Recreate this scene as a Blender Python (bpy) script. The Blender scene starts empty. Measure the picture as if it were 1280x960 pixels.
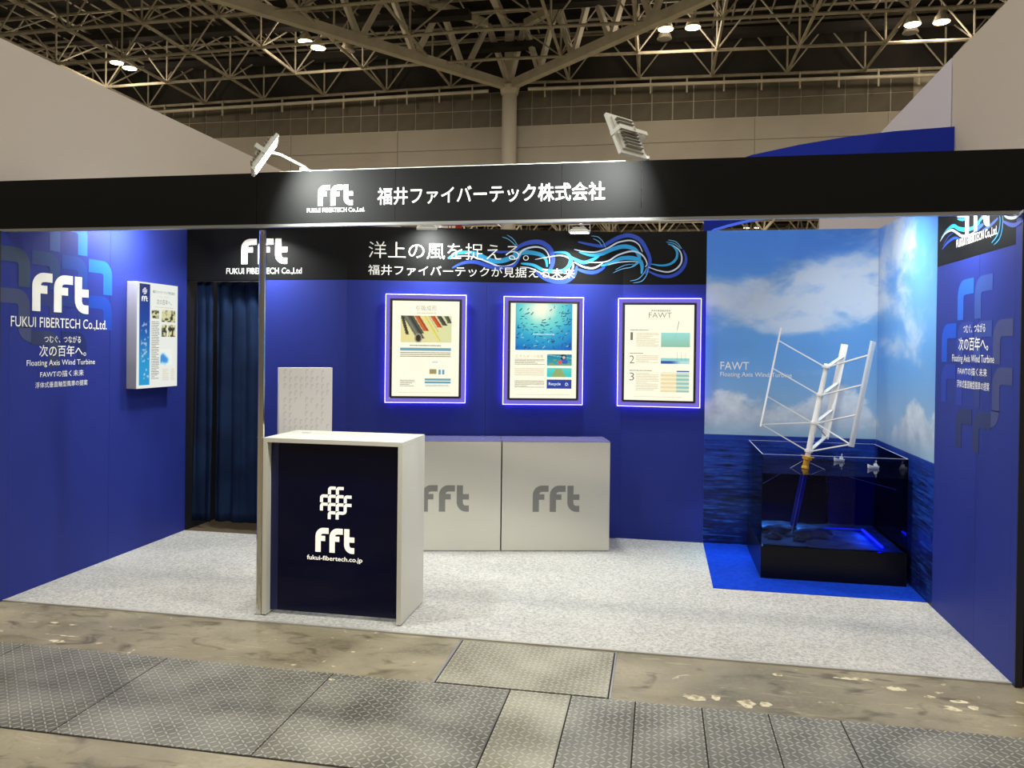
import bpy, bmesh, math, random
import numpy as np
from mathutils import Vector, Matrix
random.seed(7)
C = bpy.context.scene.collection

# ------------------------------------------------------------------ camera, world, light, exposure
cam_data = bpy.data.cameras.new('camera')
cam = bpy.data.objects.new('camera', cam_data); C.objects.link(cam)
cam_data.sensor_fit = 'HORIZONTAL'; cam_data.sensor_width = 36.0
cam_data.lens = 983.24 * 36.0 / 1280.0
cam_data.shift_y = -(480 - 441.29) / 1280.0
cam_data.clip_start = 0.05; cam_data.clip_end = 400
cR = Vector((0.98283594, 0.18408784, 0.01204909)); cU = Vector((-0.01337883, 0.005983, 0.9998926)); cF = Vector((-0.18399598, 0.98289159, -0.00834319))
cam.matrix_world = Matrix(((cR.x, cU.x, -cF.x, 4.1493), (cR.y, cU.y, -cF.y, -4.3784), (cR.z, cU.z, -cF.z, 1.6841), (0, 0, 0, 1)))
sc = bpy.context.scene
sc.camera = cam
sc.view_settings.view_transform = 'Standard'; sc.view_settings.look = 'None'
sc.view_settings.gamma = 1.0; sc.view_settings.exposure = 0.0; sc.view_settings.use_curve_mapping = False
world = bpy.data.worlds.new('world'); sc.world = world; world.use_nodes = True
wb = world.node_tree.nodes['Background']
wb.inputs['Color'].default_value = (1.0, 0.86, 0.68, 1); wb.inputs['Strength'].default_value = 0.14
HALL_W = 600.0
for ix, hx in enumerate((-16, -5, 6, 17)):
    for iy, hy in enumerate((-14, -4, 6, 17, 28)):
        ld = bpy.data.lights.new('hall_light', 'AREA'); ld.shape = 'DISK'; ld.size = 1.4
        ld.energy = HALL_W; ld.color = (1.0, 0.93, 0.80)
        lo = bpy.data.objects.new('hall_light', ld); C.objects.link(lo); lo.location = (hx, hy, 17.0)
for hx, hy in ((-16, 62), (6, 62), (-16, 88), (10, 88)):
    ld = bpy.data.lights.new('next_hall_light', 'POINT'); ld.shadow_soft_size = .5; ld.energy = 2500; ld.color = (1.0, 0.86, 0.66)
    lo = bpy.data.objects.new('next_hall_light', ld); C.objects.link(lo); lo.location = (hx, hy, 11.0)

SIGN_W, BAND_W, SIDE_W = 24.0, 13.0, 15.0

# ------------------------------------------------------------------ helpers
def lin(c):
    return tuple(((x / 255.0) / 12.92 if x / 255.0 <= 0.04045 else ((x / 255.0 + 0.055) / 1.055) ** 2.4) for x in c)
def mat(name, rgb, rough=0.6, metal=0.0, emit=None, es=0.0, spec=0.5, bump=None, var=None, coat=0.0):
    m = bpy.data.materials.new(name); m.use_nodes = True
    nt = m.node_tree; b = nt.nodes['Principled BSDF']
    col = (*lin(rgb), 1)
    b.inputs['Base Color'].default_value = col; b.inputs['Roughness'].default_value = rough
    b.inputs['Metallic'].default_value = metal; b.inputs['Specular IOR Level'].default_value = spec
    b.inputs['Coat Weight'].default_value = coat
    if emit is not None:
        b.inputs['Emission Color'].default_value = (*lin(emit), 1); b.inputs['Emission Strength'].default_value = es
    tc = None
    if bump or var:
        tc = nt.nodes.new('ShaderNodeTexCoord')
    if bump:
        sc_, st = bump
        n = nt.nodes.new('ShaderNodeTexNoise'); n.inputs['Scale'].default_value = sc_; n.inputs['Detail'].default_value = 4
        nt.links.new(tc.outputs['Object'], n.inputs['Vector'])
        bp = nt.nodes.new('ShaderNodeBump'); bp.inputs['Strength'].default_value = st; bp.inputs['Distance'].default_value = 0.002
        nt.links.new(n.outputs['Fac'], bp.inputs['Height']); nt.links.new(bp.outputs['Normal'], b.inputs['Normal'])
    if var:
        sc_, rgb2, lo, hi = var
        n = nt.nodes.new('ShaderNodeTexNoise'); n.inputs['Scale'].default_value = sc_; n.inputs['Detail'].default_value = 5
        nt.links.new(tc.outputs['Object'], n.inputs['Vector'])
        r = nt.nodes.new('ShaderNodeMapRange'); r.inputs[1].default_value = lo; r.inputs[2].default_value = hi
        nt.links.new(n.outputs['Fac'], r.inputs[0])
        mx = nt.nodes.new('ShaderNodeMix'); mx.data_type = 'RGBA'
        mx.inputs[6].default_value = col; mx.inputs[7].default_value = (*lin(rgb2), 1)
        nt.links.new(r.outputs[0], mx.inputs[0]); nt.links.new(mx.outputs[2], b.inputs['Base Color'])
    return m
def glass(name, tint, rough=0.02, ior=1.45):
    m = bpy.data.materials.new(name); m.use_nodes = True; nt = m.node_tree; nt.nodes.clear()
    o = nt.nodes.new('ShaderNodeOutputMaterial'); t = nt.nodes.new('ShaderNodeBsdfTransparent'); g = nt.nodes.new('ShaderNodeBsdfGlossy')
    f = nt.nodes.new('ShaderNodeFresnel'); f.inputs['IOR'].default_value = ior
    mx = nt.nodes.new('ShaderNodeMixShader')
    t.inputs['Color'].default_value = (*tint, 1); g.inputs['Roughness'].default_value = rough
    nt.links.new(f.outputs[0], mx.inputs[0]); nt.links.new(t.outputs[0], mx.inputs[1]); nt.links.new(g.outputs[0], mx.inputs[2])
    nt.links.new(mx.outputs[0], o.inputs[0]); return m
def print_mat(name, es=0.0, rough=0.55, spec=0.3):
    m = bpy.data.materials.new(name); m.use_nodes = True; nt = m.node_tree; b = nt.nodes['Principled BSDF']
    a = nt.nodes.new('ShaderNodeVertexColor'); a.layer_name = 'ink'
    if not es: nt.links.new(a.outputs['Color'], b.inputs['Base Color'])
    b.inputs['Roughness'].default_value = rough
    b.inputs['Specular IOR Level'].default_value = spec
    if es:
        nt.links.new(a.outputs['Color'], b.inputs['Emission Color']); b.inputs['Emission Strength'].default_value = es
        b.inputs['Base Color'].default_value = (0, 0, 0, 1)
    return m

class MB:
    def __init__(s): s.v = []; s.f = []
    def add(s, vs, fs):
        n = len(s.v); s.v += [tuple(v) for v in vs]; s.f += [tuple(i + n for i in f) for f in fs]; return s
    def box(s, x0, x1, y0, y1, z0, z1):
        return s.add([(x0,y0,z0),(x1,y0,z0),(x1,y1,z0),(x0,y1,z0),(x0,y0,z1),(x1,y0,z1),(x1,y1,z1),(x0,y1,z1)],
                     [(0,3,2,1),(4,5,6,7),(0,1,5,4),(1,2,6,5),(2,3,7,6),(3,0,4,7)])
    def bar(s, p, q, w, h=None, up=(0,0,1)):
        p = Vector(p); q = Vector(q); h = h or w; d = (q - p).normalized()
        u = Vector(up)
        if abs(d.dot(u)) > 0.98: u = Vector((0, 1, 0))
        a = d.cross(u).normalized(); b = a.cross(d).normalized()
        vs = [c + a * (i * w / 2) + b * (j * h / 2) for c in (p, q) for i, j in ((-1,-1),(1,-1),(1,1),(-1,1))]
        return s.add(vs, [(0,1,2,3),(7,6,5,4),(0,4,5,1),(1,5,6,2),(2,6,7,3),(3,7,4,0)])
    def tube(s, pts, rs, n=10, cap=True):
        pts = [Vector(p) for p in pts]
        if not hasattr(rs, '__len__'): rs = [rs] * len(pts)
        rings = []; prev = None
        for i, p in enumerate(pts):
            d = (pts[min(i+1, len(pts)-1)] - pts[max(i-1, 0)]).normalized()
            u = prev if prev is not None else (Vector((0,0,1)) if abs(d.z) < 0.9 else Vector((0,1,0)))
            a = d.cross(u).normalized(); b = a.cross(d).normalized(); prev = b
            rings.append([p + (a * math.cos(2*math.pi*k/n) + b * math.sin(2*math.pi*k/n)) * rs[i] for k in range(n)])
        vs = [v for r in rings for v in r]; fs = []
        for i in range(len(pts) - 1):
            for k in range(n):
                k2 = (k + 1) % n; fs.append((i*n+k, (i+1)*n+k, (i+1)*n+k2, i*n+k2))
        if cap: fs.append(tuple(range(n))); fs.append(tuple(reversed(range((len(pts)-1)*n, len(pts)*n))))
        return s.add(vs, fs)
    def prism(s, poly, t, f):
        """poly: 2-D outline; f(u, v, w) gives the 3-D point; w runs 0 (back) to t (front)"""
        n = len(poly)
        vs = [f(u, v, t) for u, v in poly] + [f(u, v, 0) for u, v in poly]
        fs = [tuple(range(n)), tuple(reversed(range(n, 2*n)))] + [(i, i+n, (i+1) % n + n, (i+1) % n) for i in range(n)]
        return s.add(vs, fs)
    def build(s, name, m, parent=None, smooth=False, bevel=0):
        me = bpy.data.meshes.new(name); me.from_pydata([tuple(v) for v in s.v], [], s.f); me.update()
        bm = bmesh.new(); bm.from_mesh(me); bmesh.ops.recalc_face_normals(bm, faces=bm.faces); bm.to_mesh(me); bm.free()
        return link(name, me, m, parent, smooth, bevel)
def link(name, me, m, parent=None, smooth=False, bevel=0):
    if m is not None and not me.materials: me.materials.append(m)
    o = bpy.data.objects.new(name, me); C.objects.link(o)
    if parent is not None:
        o.parent = parent
        o.matrix_parent_inverse = Matrix.Identity(4)
        o.location = -world_loc(parent)
    if smooth:
        me.polygons.foreach_set('use_smooth', [True] * len(me.polygons))
    if bevel:
        bv = o.modifiers.new('bevel', 'BEVEL'); bv.width = bevel; bv.segments = 2; bv.limit_method = 'ANGLE'
    return o
def world_loc(o):
    p = Vector((0, 0, 0))
    while o is not None: p += o.location; o = o.parent
    return p
def thing(name, label, cat, loc=(0,0,0), group=None):
    o = bpy.data.objects.new(name, None); C.objects.link(o); o.location = loc; o.empty_display_size = 0.1
    return tag(o, label, cat, group)
def tag(o, label=None, cat=None, group=None, kind=None):
    if label: o['label'] = label
    if cat: o['category'] = cat
    if group: o['group'] = group
    if kind: o['kind'] = kind
    return o
def struct(name, label=None, loc=(0,0,0)):
    o = bpy.data.objects.new(name, None); C.objects.link(o); o.location = loc
    o['kind'] = 'structure'
    if label: o['label'] = label
    return o
def one(o, label, cat, group=None): return tag(o, label, cat, group)

class Plane:
    """a printed face: origin at the floor line, r = viewer's right, n = towards the viewer"""
    def __init__(s, o, r, n): s.o = Vector(o); s.r = Vector(r).normalized(); s.n = Vector(n).normalized()
    def p(s, u, z, w=0.0): return s.o + s.r * u + Vector((0, 0, z)) + s.n * w
ang_d = Vector((3.828 - 1.512, 2.600 - 1.987, 0)); ANG_L = ang_d.length; ang_d.normalize()
P_left = Plane((0, 0, 0), (0, 1, 0), (1, 0, 0))
P_right = Plane((5.93, 0, 0), (0, -1, 0), (-1, 0, 0))          # u = -y
P_fascia = Plane((0, 0, 0), (1, 0, 0), (0, -1, 0))
P_store = Plane((0, 1.987, 0), (1, 0, 0), (0, -1, 0))
P_ang = Plane((1.512, 1.987, 0), ang_d, (ang_d.y, -ang_d.x, 0))
P_back = Plane((0, 2.6, 0), (1, 0, 0), (0, -1, 0))

def text(s, P, u0, u1, z0, z1, m, parent, bold=0.0, w=0.0015, name='lettering', t=0.001):
    cu = bpy.data.curves.new('t', 'FONT'); cu.body = s; cu.offset = bold; cu.resolution_u = 3
    o = bpy.data.objects.new('t', cu); C.objects.link(o)
    dg = bpy.context.evaluated_depsgraph_get(); dg.update()
    me = bpy.data.meshes.new_from_object(o.evaluated_get(dg)); bpy.data.objects.remove(o)
    me.name = name; me.materials.clear()
    n = len(me.vertices); co = np.empty(n * 3); me.vertices.foreach_get('co', co); co = co.reshape(-1, 3)
    mn = co.min(0); mx = co.max(0)
    x = (co[:, 0] - mn[0]) / (mx[0] - mn[0]); y = (co[:, 1] - mn[1]) / (mx[1] - mn[1])
    out = np.array([P.p(u0 + a * (u1 - u0), z0 + b * (z1 - z0), w) for a, b in zip(x, y)])
    me.vertices.foreach_set('co', out.ravel()); me.update()
    return link(name, me, m, parent)
def arc(cx, cy, r, a0, a1, n=7):
    return [(cx + r*math.cos(math.radians(a0 + (a1-a0)*i/n)), cy + r*math.sin(math.radians(a0 + (a1-a0)*i/n))) for i in range(n+1)]
def fft_polys():
    f = arc(.36, .64, .36, 180, 90) + [(.611, 1), (.611, .763), (.40, .763)] + arc(.34, .67, .085, 90, 175, 4)[1:-1] + [(.26, .669), (.453, .669), (.453, .46), (.245, .46), (.245, 0), (0, 0)]
    f2 = [(x + .662, y) for x, y in f]
    t = [(0, 1), (.237, 1), (.237, .669), (.468, .669), (.468, .46), (.237, .46), (.237, .33)] + arc(.337, .33, .093, 180, 270, 4) + [(.468, .237), (.468, 0), (.40, 0)] + arc(.36, .36, .36, 270, 180)
    t = [(x + 1.345, y) for x, y in t]
    return [f, f2, t]
def fft(P, u0, u1, z0, z1, m, parent, w=0.0012, t=0.002, name='logo_letters'):
    b = MB()
    for poly in fft_polys():
        b.prism([(u0 + x/1.813*(u1-u0), z0 + y*(z1-z0)) for x, y in poly], t, lambda u, v, q: P.p(u, v, w + q))
    return b.build(name, m, parent)
def arch_poly(mirror=False):
    pts = arc(.42, .58, .42, 180, 90, 6) + [(1, 1), (1, .62), (.52, .62)] + arc(.46, .54, .08, 90, 180, 3) + [(.38, 0), (0, 0)]
    return [((1 - x) if mirror else x, y) for x, y in pts]
def motif(P, u0, z0, pu, pz, mats, parent, mirror=False, w=0.0008, t=0.0006, gap=.94):
    """twelve hooked arches in rows of 2, 4, 4, 2; the last two of rows 3 and 4 run together"""
    cells = [(0, 1), (0, 2), (1, 0), (1, 1), (1, 2), (1, 3), (2, 0), (2, 1), (2, 2), (2, 3), (3, 1), (3, 2)]
    for k, (r, c) in enumerate(cells):
        cc = 3 - c if mirror else c
        b = MB(); x0 = u0 + cc * pu; y0 = z0 + (3 - r) * pz
        b.prism([(x0 + x * pu * gap, y0 + y * pz * gap) for x, y in arch_poly(mirror)], t, lambda u, v, q: P.p(u, v, w + q))
        if (r, c) == (2, 3):
            o = arc(0, 0, 1, 0, -90, 5); hw = .38
            pts = [(hw, .02)] + [(-.06 + (hw + .06) * math.cos(math.radians(a)), .02 + .40 * math.sin(math.radians(a))) for a in range(0, -91, -18)] + [(-.06, 0), (0, .02)]
            pts = [((1 - x) if mirror else x, y) for x, y in pts]
            b.prism([(x0 + x * pu * gap, y0 + y * pz * gap) for x, y in pts], t, lambda u, v, q: P.p(u, v, w + q))
        b.build('arch_motif', mats[k % len(mats)], parent)
def catmull(pts, n=7):
    P = [pts[0]] + list(pts) + [pts[-1]]; out = []
    for i in range(1, len(P) - 2):
        for j in range(n):
            t = j / n
            out.append(tuple(0.5*((2*P[i][k]) + (-P[i-1][k]+P[i+1][k])*t + (2*P[i-1][k]-5*P[i][k]+4*P[i+1][k]-P[i+2][k])*t*t + (-P[i-1][k]+3*P[i][k]-3*P[i+1][k]+P[i+2][k])*t**3) for k in (0, 1)))
    out.append(tuple(pts[-1])); return out
def ribbon(pts, width, f, m, parent, zc=1.0, uc=1.0):
    c = catmull(pts); b = MB(); vs = []
    for i, (u, z) in enumerate(c):
        a = c[max(i-1, 0)]; d = c[min(i+1, len(c)-1)]
        tx, tz = d[0]-a[0], d[1]-a[1]; L = math.hypot(tx, tz) or 1
        q = i / (len(c) - 1); w = width * (0.25 + 0.75 * math.sin(math.pi * min(1, max(0, q))) ** 0.6) / 2
        vs += [f(u - tz/L*w*uc, z + tx/L*w*zc), f(u + tz/L*w*uc, z - tx/L*w*zc)]
    b.add(vs, [(2*i, 2*i+1, 2*i+3, 2*i+2) for i in range(len(c) - 1)])
    return b.build('wave_ribbon', m, parent)
def raster(name, P, u0, u1, z0, z1, nu, nz, fn, m, parent, w=0.001, pos=None):
    """a flat print: a grid of vertices that carry the ink colour; fn(U, Z) takes arrays 0..1 and gives sRGB 0..255"""
    U, Z = np.meshgrid(np.linspace(0, 1, nu), np.linspace(0, 1, nz))
    rgb = np.clip(fn(U, Z), 0, 255) / 255.0
    rgb = np.where(rgb <= 0.04045, rgb / 12.92, ((rgb + 0.055) / 1.055) ** 2.4)
    pts = np.array([P.o + P.n * w]) + np.multiply.outer((u0 + U * (u1 - u0)).ravel(), np.array(P.r)) + np.multiply.outer((z0 + Z * (z1 - z0)).ravel(), np.array((0, 0, 1.0)))
    idx = np.arange(nu * nz).reshape(nz, nu)
    F = np.stack([idx[:-1, :-1], idx[:-1, 1:], idx[1:, 1:], idx[1:, :-1]], -1).reshape(-1, 4)
    me = bpy.data.meshes.new(name); me.vertices.add(nu * nz); me.vertices.foreach_set('co', pts.ravel())
    me.loops.add(F.size); me.loops.foreach_set('vertex_index', F.ravel().astype(np.int32))
    me.polygons.add(len(F)); me.polygons.foreach_set('loop_start', np.arange(0, F.size, 4, dtype=np.int32))
    me.update(calc_edges=True)
    ca = me.color_attributes.new('ink', 'FLOAT_COLOR', 'POINT')
    ca.data.foreach_set('color', np.concatenate([rgb, np.ones(rgb.shape[:2] + (1,))], -1).astype(np.float32).ravel())
    return link(name, me, m, parent)
_rs = np.random.RandomState(11); _tab = _rs.rand(256, 256)
def vnoise(x, y):
    xi = np.floor(x).astype(int); yi = np.floor(y).astype(int); fx = x - xi; fy = y - yi
    fx = fx*fx*(3-2*fx); fy = fy*fy*(3-2*fy)
    g = lambda a, b: _tab[a % 256, b % 256]
    return (g(xi, yi)*(1-fx) + g(xi+1, yi)*fx)*(1-fy) + (g(xi, yi+1)*(1-fx) + g(xi+1, yi+1)*fx)*fy
def fbm(x, y, o=5, gain=.5):
    s = 0; a = 1; t = 0
    for i in range(o): s = s + a * vnoise(x*2**i + 17*i, y*2**i + 31*i); t += a; a *= gain
    return s / t
def sstep(a, b, x):
    t = np.clip((x - a) / (b - a), 0, 1); return t*t*(3-2*t)
def mixc(c0, c1, a): return np.asarray(c0) * (1 - a[..., None]) + np.asarray(c1) * a[..., None]

# ------------------------------------------------------------------ materials
M_blue = mat('printed_blue', (36, 48, 130), 0.55, spec=0.25, bump=(180, .15))
M_black = mat('printed_black', (16, 16, 16), 0.55, spec=0.14, bump=(140, .2))
M_fascia = mat('black_loop_fabric', (13, 12, 11), 0.95, spec=0.05, bump=(400, .5))
M_white = mat('white_laminate', (205, 203, 192), 0.42, spec=0.4, bump=(60, .05))
M_whiteprint = mat('white_print', (238, 238, 232), 0.6)
M_greyprint = mat('grey_print', (128, 128, 124), 0.6)
M_alu = mat('aluminium', (190, 190, 188), 0.35, 0.9)
M_chrome = mat('chrome', (215, 212, 205), 0.12, 1.0)
M_navy = mat('navy_gloss_panel', (2, 4, 40), 0.10, spec=0.22)
M_navyend = mat('navy_edge', (12, 13, 24), 0.6)
M_curtain = mat('navy_curtain_cloth', (24, 40, 70), 0.85, spec=0.1, bump=(500, .3), var=(3, (17, 30, 56), .4, .6))
M_plastic = mat('lamp_housing_white', (205, 205, 198), 0.45)
M_fins = mat('lamp_fins_grey', (160, 158, 150), 0.5)
M_lampglow = mat('lamp_lens', (255, 255, 255), 0.5, emit=(250, 255, 240), es=18)
M_tank = mat('tank_black_base', (10, 11, 17), 0.3, spec=0.2)
M_matblue = mat('blue_needle_felt', (16, 62, 190), 0.95, spec=0.08, bump=(900, .5), var=(30, (12, 52, 175), .35, .65))
M_turb = mat('turbine_white', (232, 232, 230), 0.45)
M_yellow = mat('float_yellow', (232, 170, 40), 0.45)
M_spar = mat('spar_blue', (30, 50, 170), 0.35)
M_line = mat('mooring_line', (190, 195, 210), 0.5)
M_rock = mat('seabed_rock', (70, 100, 110), 0.9, var=(14, (35, 52, 62), .4, .62), bump=(40, .8))
M_sand = mat('seabed_sand', (84, 140, 150), 0.9, var=(9, (48, 88, 108), .4, .65), bump=(30, .6))
M_led = mat('blue_led', (10, 10, 200), 0.5, emit=(18, 30, 255), es=9)
M_sheet = glass('acrylic_water_sheet', (0.22, 0.26, 0.62), ior=1.5)
M_clear = glass('clear_acrylic', (0.90, 0.93, 0.97), ior=1.22)
M_tint = glass('tank_side_acrylic', (0.50, 0.55, 0.86), ior=1.001)
M_acryl = glass('frame_acrylic', (0.86, 0.84, 0.98), ior=1.3)
M_edge = mat('lit_acrylic_edge', (255, 255, 255), 0.4, emit=(186, 172, 255), es=2.2)
M_guide = mat('light_guide_plate', (90, 80, 160), 0.5, emit=(136, 126, 200), es=0.95)
M_backled = mat('purple_back_led', (40, 20, 120), 0.5, emit=(146, 96, 255), es=22.0)
M_bframe = mat('poster_black_frame', (34, 28, 30), 0.5)
M_paper = mat('backlit_paper', (20, 20, 20), 0.6, emit=(255, 251, 226), es=1.02)
M_ink = mat('paper_ink_dark', (12, 12, 12), 0.6, emit=(120, 112, 92), es=0.9)
M_inkgold = mat('paper_ink_pale', (12, 12, 12), 0.6, emit=(216, 200, 160), es=0.95)
M_inkteal = mat('paper_ink_teal', (10, 12, 14), 0.6, emit=(110, 170, 190), es=0.9)
M_inkblue = mat('paper_ink_blue', (5, 8, 30), 0.6, emit=(38, 66, 160), es=0.9)
M_inkwhite = mat('paper_ink_white', (20, 20, 20), 0.6, emit=(245, 250, 255), es=1.0)
M_logoglow = mat('backlit_logo', (30, 30, 30), 0.5, emit=(255, 246, 226), es=1.15)
M_photo = print_mat('backlit_photo', es=1.0)
M_mural = print_mat('mural_print', rough=0.4, spec=0.4)
M_boxwhite = mat('light_box_housing', (178, 176, 186), 0.4)
M_nwall = mat('neighbour_white_board', (188, 178, 166), 0.8, spec=0.1)
M_nblue = mat('neighbour_blue_board', (28, 44, 150), 0.7, spec=0.1)
M_nblueedge = mat('neighbour_lit_edge', (60, 90, 220), 0.6, emit=(60, 110, 240), es=0.5)
M_nred = mat('neighbour_red_board', (96, 14, 18), 0.7)
M_steelw = mat('hall_steel', (200, 190, 168), 0.6, var=(2, (165, 156, 136), .3, .7))
M_steelbig = mat('hall_girder', (228, 220, 200), 0.65, var=(1.2, (205, 196, 176), .3, .7))
M_deck = mat('roof_deck', (52, 47, 42), 0.9, var=(.6, (34, 31, 28), .3, .7))
M_tile = mat('hall_dark_wall_panel', (112, 104, 90), 0.8, var=(.8, (94, 88, 74), .35, .65))
M_wpanel = mat('hall_pale_wall_panel', (184, 176, 162), 0.8, var=(.3, (172, 163, 149), .3, .7))
M_joint = mat('hall_wall_joint', (196, 188, 170), 0.8)
M_pillar = mat('hall_pillar', (196, 188, 172), 0.7)
M_baylens = mat('high_bay_lens', (255, 250, 240), 0.5, emit=(255, 226, 180), es=14)
M_bayoff = mat('high_bay_lens_off', (120, 115, 105), 0.3)
M_banner = mat('red_banner', (170, 36, 30), 0.7)
M_trim = mat('carpet_edge_strip', (176, 174, 168), 0.5, 0.3)
MIX = {'l': mat('wave_cyan', (28, 150, 208), 0.6), 'w': mat('wave_white', (196, 206, 226), 0.6), 'd': mat('wave_deep_blue', (26, 66, 178), 0.6), 't': mat('wave_fine_line', (92, 160, 206), 0.6)}

def carpet_mat():
    m = bpy.data.materials.new('grey_needle_felt'); m.use_nodes = True; nt = m.node_tree; b = nt.nodes['Principled BSDF']
    b.inputs['Roughness'].default_value = 0.97; b.inputs['Specular IOR Level'].default_value = 0.08
    tc = nt.nodes.new('ShaderNodeTexCoord'); ns = []
    for s_, dt in ((55, 6), (260, 2), (1.4, 2)):
        n = nt.nodes.new('ShaderNodeTexNoise'); n.inputs['Scale'].default_value = s_; n.inputs['Detail'].default_value = dt
        nt.links.new(tc.outputs['Object'], n.inputs['Vector']); ns.append(n)
    a = nt.nodes.new('ShaderNodeMath'); a.operation = 'ADD'; nt.links.new(ns[0].outputs['Fac'], a.inputs[0]); nt.links.new(ns[1].outputs['Fac'], a.inputs[1])
    a2 = nt.nodes.new('ShaderNodeMath'); a2.operation = 'MULTIPLY_ADD'; a2.inputs[1].default_value = .25; nt.links.new(ns[2].outputs['Fac'], a2.inputs[0]); nt.links.new(a.outputs[0], a2.inputs[2])
    r = nt.nodes.new('ShaderNodeValToRGB'); r.color_ramp.elements[0].position = .39; r.color_ramp.elements[1].position = .57
    r.color_ramp.elements[0].color = (*lin((146, 146, 147)), 1); r.color_ramp.elements[1].color = (*lin((198, 197, 193)), 1)
    h = nt.nodes.new('ShaderNodeMath'); h.operation = 'MULTIPLY'; h.inputs[1].default_value = 1/2.25; nt.links.new(a2.outputs[0], h.inputs[0])
    nt.links.new(h.outputs[0], r.inputs[0]); nt.links.new(r.outputs[0], b.inputs['Base Color'])
    bp = nt.nodes.new('ShaderNodeBump'); bp.inputs['Distance'].default_value = .003; bp.inputs['Strength'].default_value = .6
    nt.links.new(ns[1].outputs['Fac'], bp.inputs['Height']); nt.links.new(bp.outputs[0], b.inputs['Normal'])
    return m
def concrete_mat():
    m = bpy.data.materials.new('worn_concrete'); m.use_nodes = True; nt = m.node_tree; b = nt.nodes['Principled BSDF']; L = nt.links.new
    tc = nt.nodes.new('ShaderNodeTexCoord')
    def noise(s_, d=6, sx=(1,1,1), dist=0):
        mp = nt.nodes.new('ShaderNodeMapping'); mp.inputs['Scale'].default_value = sx; L(tc.outputs['Object'], mp.inputs[0])
        n = nt.nodes.new('ShaderNodeTexNoise'); n.inputs['Scale'].default_value = s_; n.inputs['Detail'].default_value = d; n.inputs['Distortion'].default_value = dist
        L(mp.outputs[0], n.inputs['Vector']); return n.outputs['Fac']
    def ramp(src, p0, c0, p1, c1):
        r = nt.nodes.new('ShaderNodeValToRGB'); r.color_ramp.elements[0].position = p0; r.color_ramp.elements[1].position = p1
        r.color_ramp.elements[0].color = (*c0, 1); r.color_ramp.elements[1].color = (*c1, 1); L(src, r.inputs[0]); return r.outputs[0]
    def mix(f, a, c):
        x = nt.nodes.new('ShaderNodeMix'); x.data_type = 'RGBA'; L(f, x.inputs[0])
        if isinstance(a, tuple): x.inputs[6].default_value = (*a, 1)
        else: L(a, x.inputs[6])
        if isinstance(c, tuple): x.inputs[7].default_value = (*c, 1)
        else: L(c, x.inputs[7])
        return x.outputs[2]
    base = ramp(noise(1.6, 8, (1, 1.6, 1), .6), .32, lin((114, 107, 88)), .68, lin((156, 148, 126)))
    fine = ramp(noise(45, 4), .45, (0, 0, 0), .75, (1, 1, 1))
    c = mix(fine, base, lin((140, 132, 110)))
    chips = ramp(noise(8.5, 5, (1, 1.6, 1), .8), .685, (0, 0, 0), .70, (1, 1, 1))
    c = mix(chips, c, lin((198, 188, 160)))
    stain = ramp(noise(4.2, 6, (1, 1.8, 1), 1.2), .55, (0, 0, 0), .70, (.8, .8, .8))
    c = mix(stain, c, lin((84, 78, 62)))
    scr = ramp(noise(2.4, 3, (1, 9, 1), 2.5), .645, (0, 0, 0), .67, (.5, .5, .5))
    c = mix(scr, c, lin((176, 166, 140)))
    L(c, b.inputs['Base Color'])
    rr = ramp(noise(2.1, 4), .35, (.28, .28, .28), .7, (.55, .55, .55)); L(rr, b.inputs['Roughness'])
    b.inputs['Specular IOR Level'].default_value = .5
    bp = nt.nodes.new('ShaderNodeBump'); bp.inputs['Distance'].default_value = .004; bp.inputs['Strength'].default_value = .35
    L(noise(30, 6), bp.inputs['Height']); L(bp.outputs[0], b.inputs['Normal'])
    return m
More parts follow.
